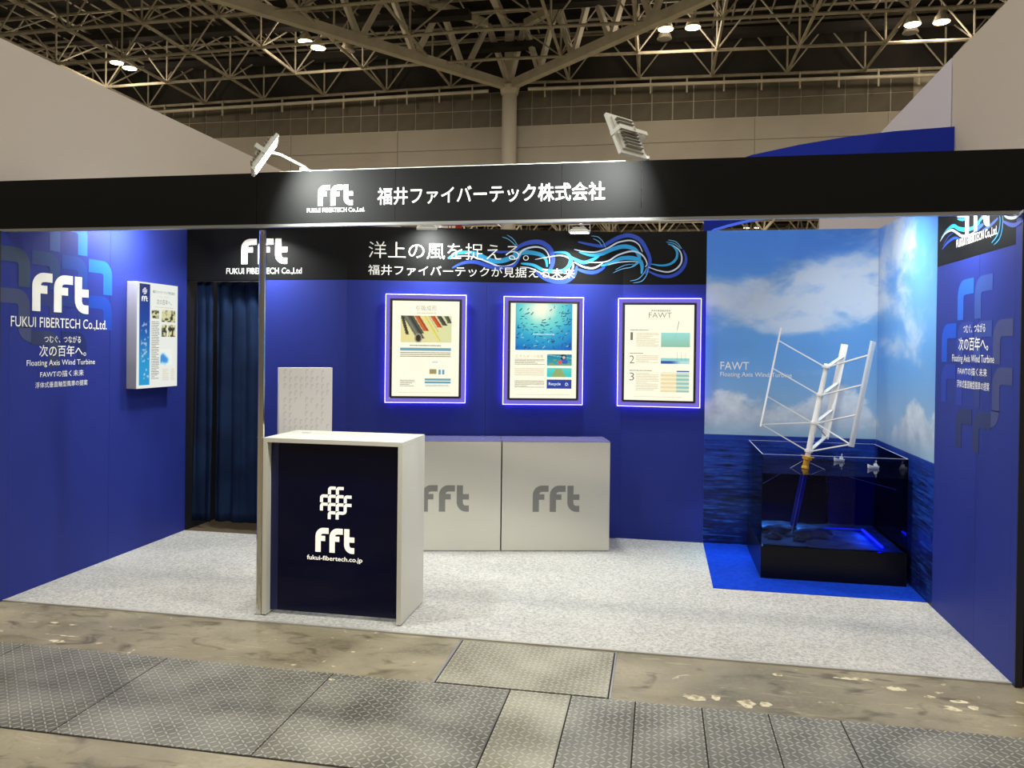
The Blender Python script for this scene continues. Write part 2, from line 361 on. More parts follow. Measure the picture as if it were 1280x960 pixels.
def tread_mat(name, rgb, rgb2):
    """chequer plate: raised lugs, two directions in turn"""
    m = bpy.data.materials.new(name); m.use_nodes = True; nt = m.node_tree; b = nt.nodes['Principled BSDF']; L = nt.links.new
    tc = nt.nodes.new('ShaderNodeTexCoord'); sx = nt.nodes.new('ShaderNodeSeparateXYZ'); L(tc.outputs['Object'], sx.inputs[0])
    def mt(op, a, c=None, d=None):
        n = nt.nodes.new('ShaderNodeMath'); n.operation = op
        for i, v in enumerate((a, c, d)):
            if v is None: continue
            if isinstance(v, (int, float)): n.inputs[i].default_value = v
            else: L(v, n.inputs[i])
        return n.outputs[0]
    p = 0.030
    u = mt('DIVIDE', sx.outputs[0], p); v = mt('DIVIDE', sx.outputs[1], p)
    iu = mt('FLOOR', u); iv = mt('FLOOR', v)
    par = mt('PINGPONG', mt('ADD', iu, iv), 1.0)
    fu = mt('SUBTRACT', mt('SUBTRACT', u, iu), .5); fv = mt('SUBTRACT', mt('SUBTRACT', v, iv), .5)
    sgn = mt('SUBTRACT', mt('MULTIPLY', par, 2.0), 1.0)
    fs = mt('MULTIPLY', fv, sgn)
    a = mt('MULTIPLY', mt('ADD', fu, fs), .7071); c = mt('MULTIPLY', mt('SUBTRACT', fu, fs), .7071)
    d = mt('ADD', mt('POWER', mt('DIVIDE', a, .52), 2.0), mt('POWER', mt('DIVIDE', c, .14), 2.0))
    r = nt.nodes.new('ShaderNodeMapRange'); r.interpolation_type = 'SMOOTHSTEP'
    r.inputs[1].default_value = 1.3; r.inputs[2].default_value = .4; L(d, r.inputs[0]); lug = r.outputs[0]
    n = nt.nodes.new('ShaderNodeTexNoise'); n.inputs['Scale'].default_value = 3.0; n.inputs['Detail'].default_value = 7; L(tc.outputs['Object'], n.inputs['Vector'])
    rp = nt.nodes.new('ShaderNodeValToRGB'); rp.color_ramp.elements[0].position = .35; rp.color_ramp.elements[1].position = .66
    rp.color_ramp.elements[0].color = (*lin(rgb2), 1); rp.color_ramp.elements[1].color = (*lin(rgb), 1); L(n.outputs['Fac'], rp.inputs[0])
    mx = nt.nodes.new('ShaderNodeMix'); mx.data_type = 'RGBA'; mx.inputs[7].default_value = (*lin((226, 224, 212)), 1)
    L(mt('MULTIPLY', lug, .42), mx.inputs[0]); L(rp.outputs[0], mx.inputs[6]); L(mx.outputs[2], b.inputs['Base Color'])
    b.inputs['Metallic'].default_value = .35; b.inputs['Roughness'].default_value = .42
    bp = nt.nodes.new('ShaderNodeBump'); bp.inputs['Distance'].default_value = .002; bp.inputs['Strength'].default_value = .9
    L(lug, bp.inputs['Height']); L(bp.outputs[0], b.inputs['Normal'])
    return m
M_carpet = carpet_mat(); M_conc = concrete_mat()
M_tread = tread_mat('chequer_plate', (142, 141, 131), (98, 97, 89)); M_tread2 = tread_mat('chequer_plate_bright', (172, 170, 152), (136, 132, 114))
M_groove = mat('trench_groove', (34, 31, 26), 0.9)
M_storefloor = mat('storage_floor', (86, 74, 56), 0.9)

SWIRL = [('l',0.025,[(0.86,2.438),(0.946,2.487),(1.076,2.49),(1.163,2.457),(1.25,2.424),(1.337,2.43),(1.424,2.462),(1.484,2.498),(1.571,2.504),(1.668,2.485),(1.712,2.442),(1.722,2.381)]),('w',0.0125,[(0.878,2.434),(0.964,2.461),(1.085,2.455),(1.207,2.414),(1.311,2.377),(1.398,2.388),(1.459,2.428),(1.501,2.516),(1.606,2.553),(1.694,2.537),(1.738,2.477),(1.744,2.408)]),('d',0.0196,[(0.896,2.356),(0.99,2.401),(1.094,2.412),(1.207,2.38),(1.294,2.364),(1.424,2.384),(1.485,2.463)]),('d',0.025,[(1.432,2.506),(1.483,2.559),(1.57,2.591),(1.667,2.593),(1.746,2.538),(1.774,2.452),(1.757,2.373),(1.714,2.337)]),('d',0.025,[(1.626,2.336),(1.697,2.285),(1.803,2.256),(1.891,2.262),(1.96,2.316),(1.986,2.395)]),('w',0.0107,[(1.486,2.376),(1.573,2.369),(1.67,2.328),(1.767,2.286),(1.864,2.283),(1.925,2.324),(1.951,2.394),(1.923,2.455),(1.844,2.484),(1.73,2.468),(1.616,2.444)]),('l',0.0214,[(1.494,2.407),(1.599,2.396),(1.687,2.354),(1.775,2.343),(1.863,2.349),(1.915,2.394),(1.928,2.455),(1.887,2.506),(1.782,2.509)]),('t',0.0054,[(1.326,2.634),(1.378,2.617),(1.431,2.575),(1.457,2.541)]),('t',0.0054,[(1.369,2.652),(1.422,2.618),(1.466,2.559)]),('d',0.0125,[(1.197,2.518),(1.31,2.503),(1.432,2.514)]),('l',0.0089,[(1.448,2.576),(1.432,2.488),(1.459,2.445),(1.502,2.49)]),('w',0.0107,[(1.958,2.539),(2.046,2.523),(2.152,2.521),(2.258,2.558),(2.346,2.608),(2.452,2.626),(2.522,2.595),(2.561,2.524)]),('l',0.0214,[(2.002,2.518),(2.1,2.493),(2.197,2.504),(2.303,2.55),(2.4,2.574),(2.488,2.551),(2.532,2.489),(2.524,2.437),(2.472,2.394)]),('d',0.0214,[(1.992,2.605),(2.098,2.585),(2.205,2.574),(2.275,2.611),(2.364,2.657),(2.451,2.67),(2.538,2.629),(2.591,2.55),(2.627,2.454),(2.611,2.375),(2.586,2.332)]),('l',0.0179,[(1.905,2.489),(1.959,2.456),(2.047,2.427),(2.135,2.459),(2.197,2.504)]),('w',0.0125,[(1.959,2.429),(2.048,2.387),(2.136,2.38),(2.216,2.426)]),('d',0.0196,[(1.986,2.369),(2.066,2.344),(2.155,2.346),(2.234,2.391)]),('w',0.0107,[(2.056,2.431),(2.171,2.429),(2.26,2.444),(2.348,2.498),(2.453,2.53),(2.523,2.52),(2.575,2.48),(2.602,2.419),(2.585,2.393)]),('l',0.0214,[(2.198,2.399),(2.287,2.427),(2.375,2.468),(2.471,2.472),(2.541,2.446),(2.559,2.393),(2.555,2.332)]),('w',0.0071,[(2.26,2.409),(2.349,2.433),(2.454,2.442),(2.524,2.437)]),('l',0.0125,[(2.636,2.419),(2.722,2.405),(2.799,2.417),(2.849,2.46),(2.857,2.521),(2.822,2.574),(2.779,2.591)]),('w',0.0107,[(2.611,2.393),(2.697,2.362),(2.783,2.348),(2.85,2.374),(2.892,2.425),(2.896,2.486),(2.874,2.538),(2.822,2.578)]),('d',0.0179,[(2.611,2.358),(2.697,2.318),(2.792,2.309),(2.868,2.339),(2.918,2.399),(2.934,2.468),(2.908,2.538)]),('t',0.0054,[(2.762,2.609),(2.83,2.595),(2.891,2.547)]),('t',0.0054,[(2.779,2.626),(2.847,2.608),(2.899,2.547)]),('t',0.0054,[(2.457,2.271),(2.526,2.288),(2.577,2.34),(2.602,2.393)]),('t',0.0054,[(2.483,2.253),(2.56,2.271),(2.603,2.332),(2.611,2.384)]),('t',0.0054,[(2.305,2.34),(2.385,2.376),(2.472,2.394),(2.541,2.437)]),('t',0.0045,[(2.323,2.366),(2.403,2.407),(2.489,2.42)]),('t',0.0054,[(2.106,2.66),(2.168,2.652),(2.213,2.61),(2.236,2.558)]),('t',0.0054,[(2.124,2.638),(2.178,2.609),(2.205,2.566)])]
SWIRL_R = [('l',0.0154,[(1.124,2.417),(1.024,2.453),(0.915,2.463),(0.82,2.431),(0.696,2.408),(0.589,2.405),(0.508,2.417)]),('w',0.0116,[(1.149,2.398),(1.061,2.435),(0.95,2.442),(0.865,2.416),(0.772,2.381),(0.662,2.37),(0.567,2.377)]),('d',0.0116,[(1.108,2.342),(1.008,2.374),(0.899,2.386),(0.817,2.371)]),('d',0.0039,[(1.096,2.363),(0.997,2.409),(0.901,2.421)]),('w',0.0077,[(0.846,2.508),(0.744,2.494),(0.7,2.493)]),('l',0.0092,[(0.846,2.495),(0.765,2.478),(0.688,2.474)]),('d',0.0154,[(0.588,2.368),(0.527,2.391),(0.448,2.403)]),('d',0.0108,[(0.466,2.37),(0.389,2.375),(0.314,2.39),(0.26,2.405)]),('l',0.0054,[(0.338,2.282),(0.274,2.308),(0.24,2.345),(0.233,2.4),(0.262,2.443)]),('l',0.0054,[(0.309,2.267),(0.238,2.291),(0.204,2.339),(0.198,2.395),(0.217,2.439)]),('w',0.0054,[(0.41,2.433),(0.353,2.439),(0.289,2.444)]),('w',0.0131,[(0.19,2.412),(0.137,2.388),(0.054,2.375),(-0.01,2.386),(-0.042,2.398)]),('d',0.0139,[(0.197,2.379),(0.11,2.347),(0.036,2.336),(-0.044,2.348)]),('l',0.0116,[(0.568,2.402),(0.508,2.429),(0.43,2.456),(0.373,2.462)])]

# ------------------------------------------------------------------ hall floor with the trench covers
floor = struct('floor', 'worn tan concrete hall floor with steel trench covers')
fl = MB(); fl.box(-45, 50, -22, 118, -0.10, 0.0); fl.build('concrete_slab', M_conc, floor)
def plate(x0, x1, y0, y1, m):
    g = 0.0035
    return MB().box(x0 + g, x1 - g, y0 + g, y1 - g, 0.0012, 0.004).build('steel_plate', m, floor)
MB().box(-6.2, 10.5, -1.44, -0.60, 0.0002, 0.0010).build('trench_groove', M_groove, floor)
MB().box(3.066, 3.934, -0.60, -0.02, 0.0002, 0.0010).build('trench_groove', M_groove, floor)
xs = [-6.1, -5.2, -4.3, -3.4, -2.5, -1.6, -.7, .2, 0.72, 1.60, 2.535, 3.455, 3.755, 4.06, 4.367, 4.665, 4.98, 5.9, 6.8, 7.7, 8.6, 9.5, 10.4]
for i in range(len(xs) - 1):
    plate(xs[i], xs[i+1], -1.435, -0.603, M_tread2 if 3.4 < xs[i] < 3.5 else M_tread)
plate(3.07, 3.93, -0.595, -0.022, M_tread2)
for x0, x1, y0, y1 in ((3.052, 3.066, -.6, -.01), (3.934, 3.942, -.6, -.01)):
    MB().box(x0, x1, y0, y1, 0.0002, 0.0030).build('plate_edge_angle', M_alu, floor)
M_plaster = mat('plaster_smear', (206, 198, 172), 0.9, var=(30, (150, 140, 112), .45, .6))
rr = random.Random(5)
for cx, cy, rx, ry in ((4.34, -.50, .055, .03), (4.44, -.475, .03, .03), (4.58, -.505, .045, .05), (4.67, -.50, .028, .03), (5.33, -.18, .07, .03), (5.47, -.245, .03, .018), (5.60, -.27, .05, .022),
                       (5.53, -.36, .04, .03), (5.63, -.33, .03, .025), (5.15, -.10, .10, .022), (4.78, -.13, .03, .02), (5.86, .015, .05, .008), (5.88, -.22, .02, .015), (.62, -.27, .03, .012), (.75, -.28, .03, .009), (.85, -.52, .05, .02), (.82, -.44, .11, .006), (1.1, -.50, .02, .014), (2.9, -.38, .02, .01), (2.56, -.68, .02, .012)):
    pts = []
    for k in range(11):
        a = 2*math.pi*k/11; r = .65 + .5*rr.random(); pts.append((cx + rx*r*math.cos(a), cy + ry*r*math.sin(a)))
    MB().prism(pts, .0006, lambda u, v, q: Vector((u, v, (.0042 if v < -.6 else .0004) + q))).build('plaster_smear', M_plaster, floor)

# ------------------------------------------------------------------ booth floor covering
cb = MB(); cb.prism([(0.0, 0.012), (5.93, 0.012), (5.93, 2.6), (3.828, 2.6), (1.512, 1.987), (0.0, 1.987)], 0.006, lambda u, v, q: Vector((u, v, 0.0005 + q)))
one(cb.build('carpet', M_carpet), 'light grey mottled felt carpet covering the whole booth floor', 'carpet')
one(MB().box(-.005, 5.935, -0.004, 0.014, 0.0004, 0.0085).build('edge_strip', M_trim), 'thin pale metal strip along the front edge of the grey carpet', 'edging')
one(MB().box(4.543, 5.928, 1.29, 2.597, 0.0067, 0.011).build('floor_mat', M_matblue), 'bright blue felt mat under the glass tank', 'mat')
one(MB().box(0.0, 1.5, 1.99, 3.4, 0.0004, 0.003).build('storage_floor_sheet', M_storefloor), 'brown floor sheet glimpsed below the navy curtain', 'floor sheet')

# ------------------------------------------------------------------ booth walls
T = 0.04
# left wall
wl = struct('wall_left', 'blue printed side wall at the left of the booth')
MB().box(-T, 0, -.030, .0415, 0, 2.383).build('front_edge_panel', M_blue, wl)
for y0, y1 in ((0.042, 0.99), (0.992, 1.985)):
    MB().box(-T, 0, y0, y1, 0.0, 2.7).build('wall_panel', M_blue, wl)
MB().box(-T-.012, .002, -0.040, -0.0305, 0, 2.383).build('end_post', M_navyend, wl)
arches_l = [(52, 84, 150), (40, 110, 225), (62, 78, 96), (46, 66, 110), (36, 62, 134), (30, 98, 214), (64, 72, 104), (46, 52, 104), (36, 54, 124), (24, 60, 158), (44, 50, 84), (26, 40, 104)]
order_l = {0: 1, 1: 0}
def cellmats(cols, n): return [mat(n, c, .55, spec=.25) for c in cols]
# motif cells in order r0:(1,2) r1:(0..3) r2:(0..3) r3:(1,2); mirrored on the left wall, so colours run right to left
ml = cellmats([(40, 104, 222), (60, 84, 150), (32, 92, 210), (34, 62, 140), (44, 66, 120), (58, 72, 98), (26, 62, 160), (36, 54, 126), (44, 52, 112), (66, 74, 108), (28, 42, 100), (50, 58, 92)], 'arch_tint')
motif(P_left, -0.045, 1.50, .268, .27, ml, wl, mirror=True)
fft(P_left, .226, .755, 1.885, 2.15, M_whiteprint, wl)
text('FUKUI FIBERTECH Co.,Ltd.', P_left, .05, .953, 1.765, 1.845, M_whiteprint, wl, .002, w=.003)
text('つむぐ、つながる', P_left, .335, .680, 1.672, 1.722, M_whiteprint, wl, w=.003)
text('次の百年へ。', P_left, .290, .735, 1.575, 1.655, M_whiteprint, wl, .004, w=.003)
text('Floating Axis Wind Turbine', P_left, .183, .828, 1.503, 1.553, M_whiteprint, wl, .0, w=.003)
text('FAWTの描く未来', P_left, .300, .712, 1.432, 1.477, M_whiteprint, wl, w=.003)
text('浮体式垂直軸型風車の提案', P_left, .258, .752, 1.362, 1.402, M_whiteprint, wl, w=.003)

# storage front: doorway, blue panel, black band
ws = struct('wall_store', 'storage partition with black logo band above a curtained doorway')
MB().box(.742, 1.512, 1.987, 1.987+T, 0, 2.238).build('wall_panel', M_blue, ws)
MB().box(0.002, 1.512, 1.987, 1.987+T, 2.24, 2.70).build('logo_band', M_black, ws)
MB().box(.735, .7415, 1.985, 1.987+T, 0, 2.239).build('door_post', M_alu, ws)
fft(P_store, .527, .961, 2.379, 2.600, M_whiteprint, ws)
text('FUKUI FIBERTECH Co.,Ltd', P_store, .384, 1.096, 2.285, 2.345, M_whiteprint, ws, .004)
# hidden sides of the storage room
wq = struct('wall_store_rear', 'rear and inner side of the storage room')
MB().box(0, 1.512, 3.40, 3.44, 0, 2.7).box(-T, -.001, 1.99, 3.44, 0, 2.7).build('wall_panel', M_navyend, wq)

# angled poster wall
wa = struct('wall_angled', 'angled blue wall with the black headline band and the lit posters')
def slab(P, u0, u1, z0, z1, name, m, parent, t=T, w=0.0):
    b = MB(); vs = [P.p(u, z, w + q) for q in (0, -t) for u, z in ((u0, z0), (u1, z0), (u1, z1), (u0, z1))]
    b.add(vs, [(0,1,2,3), (7,6,5,4), (0,4,5,1), (1,5,6,2), (2,6,7,3), (3,7,4,0)]); return b.build(name, m, parent)
g = .0004
for u0, u1 in ((0, 1.197), (1.198, ANG_L)):
    slab(P_ang, u0 + g, u1 - g, 0, 2.238, 'wall_panel', M_blue, wa)
slab(P_ang, 0, ANG_L + .012, 0, 2.695, 'wall_core', M_navyend, wa, t=.02, w=-.0405)
MB().box(3.80, 4.539, 2.6405, 2.66, 0, 2.695).build('wall_core', M_navyend, wa)
slab(P_ang, g, ANG_L - g, 2.2385, 2.70, 'headline_band', M_black, wa)
text('洋上の風を捉える。', P_ang, .182, 1.56, 2.430, 2.572, M_whiteprint, wa, -.006, w=.0042)
text('福井ファイバーテックが見据える未来', P_ang, .178, 1.966, 2.284, 2.372, M_whiteprint, wa, .0, w=.0042)
wb_ = struct('wall_back', 'blue back wall between the angled wall and the sky mural')
MB().box(3.8284, 4.5405, 2.6, 2.6+T, 0, 2.238).build('wall_panel', M_blue, wb_)
MB().box(3.8284, 4.5405, 2.6, 2.6+T, 2.2385, 2.70).build('headline_band', M_black, wb_)
def bandpt(k):
    def f(s, z):
        w = .0016 + k * .00008
        return P_ang.p(s, z, w) if s < ANG_L - .002 else P_back.p(3.828 + s - ANG_L, z, w)
    return f
for k, (c, w, pts) in enumerate(SWIRL):
    par = wa if sum(p[0] for p in pts) / len(pts) < ANG_L else wb_
    ribbon(pts, w * (1.7 if c in 'ld' else 1.3), bandpt(k), MIX[c], par)

# sky and sea mural
HZ = .947
def mural(u0, u1):
    def fn(U, Z):
        u = u0 + U * (u1 - u0); z = Z * 2.7
        h = np.clip((z - HZ) / (2.7 - HZ), 0, 1)
        sky = mixc((148, 180, 208), (100, 158, 222), sstep(0, .45, h)); sky = mixc(sky, (74, 134, 228), sstep(.55, 1.0, h))
        wx = u + .25 * (fbm(u*2.2+5, z*2.2, 3) - .5); wz = z + .20 * (fbm(u*2.0+40, z*2.5+9, 3) - .5)
        n1 = fbm(wx*2.6, wz*5.4+3, 6, .6); n2 = fbm(wx*7, wz*9+20, 5, .55)
        def blob(cu, cz, su, sz, a): return a * np.exp(-((wx - cu)/su)**2 - ((wz - cz)/sz)**2)
        d = blob(.0, 2.12, .55, .20, .72) + blob(.62, 2.18, .55, .24, .62) + blob(1.15, 2.42, .35, .26, .62) + blob(1.2, 2.0, .45, .16, .5) + blob(.75, 1.86, .5, .07, .48)
        d += blob(1.95, 2.55, .50, .34, .85) + blob(1.95, 2.0, .55, .18, .62) + blob(1.68, 1.70, .35, .12, .55) + blob(2.35, 1.75, .3, .2, .4) - blob(1.75, 2.22, .14, .08, .3) + blob(.9, 1.9, .3, .035, .35)
        d = d + (n1 - .5) * 1.15
        a = sstep(.18, .85, d) * (.6 + .55 * n2)
        c = mixc(sky, (200, 212, 230), np.clip(a*1.15, 0, 1)*.94)
        # cumulus row above the horizon
        top = 1.16 + .30 * (fbm(u*2.6+3, u*0+2.5, 4) - .35) + .10*np.exp(-((u-.2)/.3)**2) + .14*np.exp(-((u-1.1)/.25)**2) + .12*np.exp(-((u-2.5)/.35)**2) - .16*np.exp(-((u-1.62)/.25)**2)
        n3 = fbm(u*9, z*11, 5, .6)
        e = sstep(-.05, .05, (top + (n3-.5)*.16) - z) * sstep(HZ+.0, HZ+.16, z)
        lum = np.clip(.35 + 1.0*(n3-.3) + 1.1*(z-1.05), 0, 1)
        c = mixc(c, mixc((140, 160, 186), (226, 230, 236), lum), np.clip(e*.85, 0, 1))
        # sea
        s1 = fbm(u*5.0, z*95, 4, .6); s2 = fbm(u*14+7, z*170, 3, .6); dz = np.clip(z / HZ, 0, 1)
        sea = mixc((8, 20, 74), (16, 52, 150), sstep(.0, 1.0, dz))
        sea = mixc(sea, (40, 92, 176), sstep(.48, .72, s1*.6+s2*.4) * (.75 - .45*sstep(.8, 1, dz)))
        sea = mixc(sea, (3, 8, 36), sstep(.5, .30, s1*.6+s2*.4) * .75 * (1 - .6*sstep(.8, 1, dz)))
        m_ = (z < HZ)[..., None]
        return np.where(m_, sea, c)
    return fn
wm = struct('wall_back_mural', 'back wall behind the tank carrying the sky and sea mural')
MB().box(4.541, 5.97, 2.603, 2.6+T, 0, 2.70).build('wall_panel', M_white, wm)
raster('sea_and_sky_print', P_back, 4.541, 5.929, 0.0, 2.70, 260, 480, mural(0, 1.39), M_mural, wm, w=.0)
text('FAWT', P_back, 4.668, 4.905, 1.507, 1.575, M_whiteprint, wm, 0)
text('Floating Axis Wind Turbine', P_back, 4.668, 5.255, 1.438, 1.488, M_whiteprint, wm, 0)
wr = struct('wall_right', 'blue printed side wall at the right of the booth')
MB().box(5.93, 5.962, -.030, .0415, 0, 2.383).build('front_edge_panel', M_blue, wr)
for y0, y1 in ((0.042, .50), (.502, 1.196)):
    MB().box(5.93, 5.97, y0, y1, 0, 2.236).build('wall_panel', M_blue, wr)
MB().box(5.93, 5.97, .042, 1.196, 2.2365, 2.70).build('logo_band', M_black, wr)
MB().box(5.928, 5.962, -.040, -.0305, 0, 2.383).build('end_post', M_navyend, wr)
MB().box(5.9335, 5.97, 1.198, 2.6, 0, 2.70).build('wall_panel', M_white, wr)
raster('sea_and_sky_print', P_right, -2.5995, -1.198, 0.0, 2.70, 260, 480, mural(1.39, 2.79), M_mural, wr, w=.0)
for k, (c, w, pts) in enumerate(SWIRL_R):
    ribbon([(-y, z) for y, z in pts], w * (1.6 if c in 'ld' else 1.3), (lambda k: lambda u, z: P_right.p(u, z, .0016 + k*.00008))(k), MIX[c], wr)
fft(P_right, -.707, -.363, 2.380, 2.600, M_whiteprint, wr, w=.0035)
text('FUKUI FIBERTECH Co.,Ltd.', P_right, -.852, -.262, 2.312, 2.368, M_whiteprint, wr, .004, w=.0035)
mr = cellmats([(40, 92, 200), (52, 76, 150), (30, 78, 196), (44, 62, 150), (50, 68, 140), (66, 72, 122), (38, 58, 160), (40, 56, 150), (44, 54, 120), (64, 70, 118), (40, 50, 96), (46, 54, 100)], 'arch_tint')
motif(P_right, -1.085, 1.11, .262, .255, mr, wr)
text('つむぐ、つながる', P_right, -.722, -.402, 1.796, 1.846, M_whiteprint, wr, w=.003)
text('次の百年へ。', P_right, -.792, -.357, 1.692, 1.770, M_whiteprint, wr, .004, w=.003)
text('Floating Axis Wind Turbine', P_right, -.895, -.277, 1.612, 1.668, M_whiteprint, wr, 0, w=.003)
text('FAWTの描く未来', P_right, -.798, -.368, 1.548, 1.593, M_whiteprint, wr, w=.003)
text('浮体式垂直軸型風車の提案', P_right, -.810, -.333, 1.470, 1.516, M_whiteprint, wr, w=.003)

# ------------------------------------------------------------------ fascia
fa = thing('fascia_beam', 'long black fascia across the front of the booth with the company name in white', 'sign', (0, 0, 2.39))
def fpanel(x0, x1, z0, z1, m, y=0.0): return MB().box(x0, x1, y, y + .03, z0, z1).build('fascia_panel', m, fa)
M_sign = mat('sign_black', (13, 13, 13), 0.6, spec=.13, bump=(140, .12))
fpanel(-.06, 1.752, 2.402, 2.709, M_sign)
fpanel(1.756, 2.626, 2.402, 2.712, M_sign); fpanel(2.628, 3.599, 2.402, 2.712, M_sign)
fpanel(3.601, 4.04, 2.402, 2.712, M_sign); fpanel(4.042, 6.2, 2.402, 2.713, M_sign); fpanel(6.202, 7.6, 2.402, 2.713, M_sign); fpanel(-2.2, -.062, 2.402, 2.709, M_sign)
MB().box(-2.2, 7.6, .002, .04, 2.384, 2.4015).build('fascia_rail', M_alu, fa)
MB().box(1.9, 3.95, .0, .035, 2.7125, 2.7155).build('fascia_top_edge', M_whiteprint, fa)
fft(P_fascia, 2.150, 2.367, 2.504, 2.624, M_whiteprint, fa)
text('FUKUI FIBERTECH Co.,Ltd.', P_fascia, 2.08, 2.442, 2.462, 2.490, M_whiteprint, fa, 0)
text('福井ファイバーテック株式会社', P_fascia, 2.519, 3.842, 2.500, 2.602, M_whiteprint, fa, .009)
# chrome pole
PX = 1.733
pt = thing('support_pole', 'slim chrome pole standing at the left of the white counter and carrying the black fascia', 'pole', (PX, .12, 0))
oc = [(PX + .022*math.cos(math.radians(a)), .12 + .022*math.sin(math.radians(a))) for a in range(0, 360, 30)]
MB().prism(oc, 2.37, lambda u, v, q: Vector((u, v, .012 + q))).build('shaft', M_chrome, pt, bevel=0)
MB().box(PX-.024, PX+.0235, .096, .144, .0072, .012).build('foot_plate', M_alu, pt)
for z in (1.10, .13):
    MB().prism([(PX + (x-PX)*1.03, .12 + (y-.12)*1.03) for x, y in oc], .005, lambda u, v, q: Vector((u, v, z + q))).build('joint_ring', M_alu, pt)

# ------------------------------------------------------------------ reception counter
cx0, cx1, cy0, cy1, ch = 1.759, 2.656, .098, .55, 1.105
ct = thing('reception_counter', 'white box counter with a glossy navy front and glowing white logo', 'counter', (2.2, .3, 0))
ft_ = .028
MB().box(cx0, cx1, cy0, cy1, ch - ft_, ch).build('top_board', M_white, ct, bevel=.0015)
MB().box(cx0, cx0 + ft_, cy0, cy1, .014, ch - ft_ - .0004).build('side_panel', M_white, ct, bevel=.001)
MB().box(cx1 - ft_, cx1, cy0, cy1, .014, ch - ft_ - .0004).build('side_panel', M_white, ct, bevel=.001)
MB().box(cx0 + ft_ + .0005, cx1 - ft_ - .0005, cy0 + .055, cy0 + .07, .03, ch - ft_ - .001).build('front_panel', M_navy, ct)
MB().box(cx0 + ft_ + .0005, cx0 + ft_ + .05, cy0 + .052, cy0 + .0545, .03, ch - ft_ - .001).build('front_strip', mat('navy_strip', (10, 18, 74), .3), ct)
for fx in (cx0 + .014, cx1 - .014):
    for fy in (cy0 + .03, cy1 - .03):
        MB().tube([(fx, fy, .0066), (fx, fy, .0138)], .011, 10).build('foot', M_bframe, ct)
MB().box(1.87, 1.915, .40, .44, ch + .0002, ch + .0045).build('cable_cap', mat('cap_grey', (196, 194, 184), .5), ct, bevel=.001)
P_ct = Plane((0, cy0 + .055, 0), (1, 0, 0), (0, -1, 0))
CF_ = [o_ for o_ in ct.children if o_.name.startswith('front_panel')][0]
motif(P_ct, 2.112, .612, .0515, .0505, [M_logoglow], CF_, w=.0005, t=.001, gap=.97)
fft(P_ct, 2.085, 2.337, .407, .556, M_logoglow, CF_, w=.0008)
text('fukui-fibertech.co.jp', P_ct, 2.030, 2.390, .348, .385, M_logoglow, CF_, .012)

# ------------------------------------------------------------------ two cabinets by the angled wall
cdir = Vector((.879, .207, 0)).normalized(); P_cab = Plane((2.896, 1.926, 0), cdir, (cdir.y, -cdir.x, 0))
M_cabtop = mat('top_wall_reflection', (112, 112, 158), 0.18, spec=.5)  # reflection of the blue walls is put into the top's colour
for lab, u0, u1, l0 in (('white cabinet with a grey logo standing partly behind the counter, left of the pair', -.895, -.006, -.651), ('white cabinet with a grey logo by the blue wall, right of the pair', .003, .892, .256)):
    cb_ = thing('display_cabinet', lab, 'cabinet', tuple(P_cab.p((u0+u1)/2, 0, -.2)), 'white cabinets under the lit posters')
    bd_ = slab(P_cab, u0 + .001, u1 - .001, .012, .9040, 'body', M_white, cb_, t=.37, w=-.001)
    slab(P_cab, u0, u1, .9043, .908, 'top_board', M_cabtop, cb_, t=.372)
    slab(P_cab, u0 + .03, u1 - .03, .0067, .0118, 'plinth', M_bframe, cb_, t=.33, w=-.02)
    fft(P_cab, l0, l0 + .385, .330, .546, M_greyprint, bd_, t=.0008, w=-.0005)

# patterned white box behind the counter
fd = Vector((.37, .27, 0)).normalized(); P_wb = Plane((1.085, 1.62, 0), fd, (fd.y, -fd.x, 0))
wbx = thing('patterned_box', 'tall white box with a pale arch pattern standing behind the counter', 'box', tuple(P_wb.p(.22, 0, -.04)))
bd_ = slab(P_wb, 0, .435, .0067, 1.487, 'body', mat('bright_white_board', (236, 232, 226), .5), wbx, t=.075)
M_pale = mat('pale_grey_print', (220, 217, 212), .6)
pb = MB(); rr = random.Random(3)
for cz in range(15):
    for cxx in range(9):
        if (cxx % 5 == 3 and cz % 6 in (2, 3, 4)) or rr.random() < .18: continue
        u = .035 + cxx * .044; z = .62 + cz * .058 - (.01 if cxx % 2 else 0)
        pb.prism([(u + x*.022, z + y*.044) for x, y in arch_poly()], .0006, lambda a, b_, q: P_wb.p(a, b_, .0004 + q))
o = pb.build('arch_pattern', M_pale, bd_); tag(o, kind='stuff')

# ------------------------------------------------------------------ light box on the left wall
lb = thing('light_box', 'white lit history board mounted on the blue left wall', 'light box', (.05, 1.45, 1.31))
tb = .092
MB().box(.001, tb - .002, 1.183, 1.715, 1.312, 2.165).build('housing', M_boxwhite, lb, bevel=.002)
P_lb = Plane((tb, 0, 0), (0, 1, 0), (1, 0, 0))
df_ = MB().box(tb - .0018, tb, 1.184, 1.714, 1.313, 2.164).build('diffuser', mat('light_box_face', (20, 20, 20), .5, emit=(236, 240, 232), es=.93), lb)
for yy in (1.20,):
    for zz in (1.33, 2.147):
        MB().tube([(.012, 1.183, zz), (.012, 1.181, zz)], .004, 8).build('screw', M_alu, lb)
def colfn(U, Z):
    c = mixc((40, 150, 206), (16, 60, 150), sstep(.15, .75, Z)); c = mixc(c, (12, 34, 108), sstep(.7, 1.0, Z))
    n = (fbm(U*6, Z*46, 2) > .66) & (U > .2) & (U < .95) & (Z < .64) & (Z > .06); return np.where(n[..., None], c*.4 + 140, c)
LBU, LBW, LBZ, LBH = 1.184, .53, 1.313, .851
def lbu(a): return LBU + LBW * a
def lbz(b): return LBZ + LBH * b
raster('timeline_strip', P_lb, lbu(.05), lbu(.30), lbz(.03), lbz(.985), 24, 90, colfn, M_photo, df_)
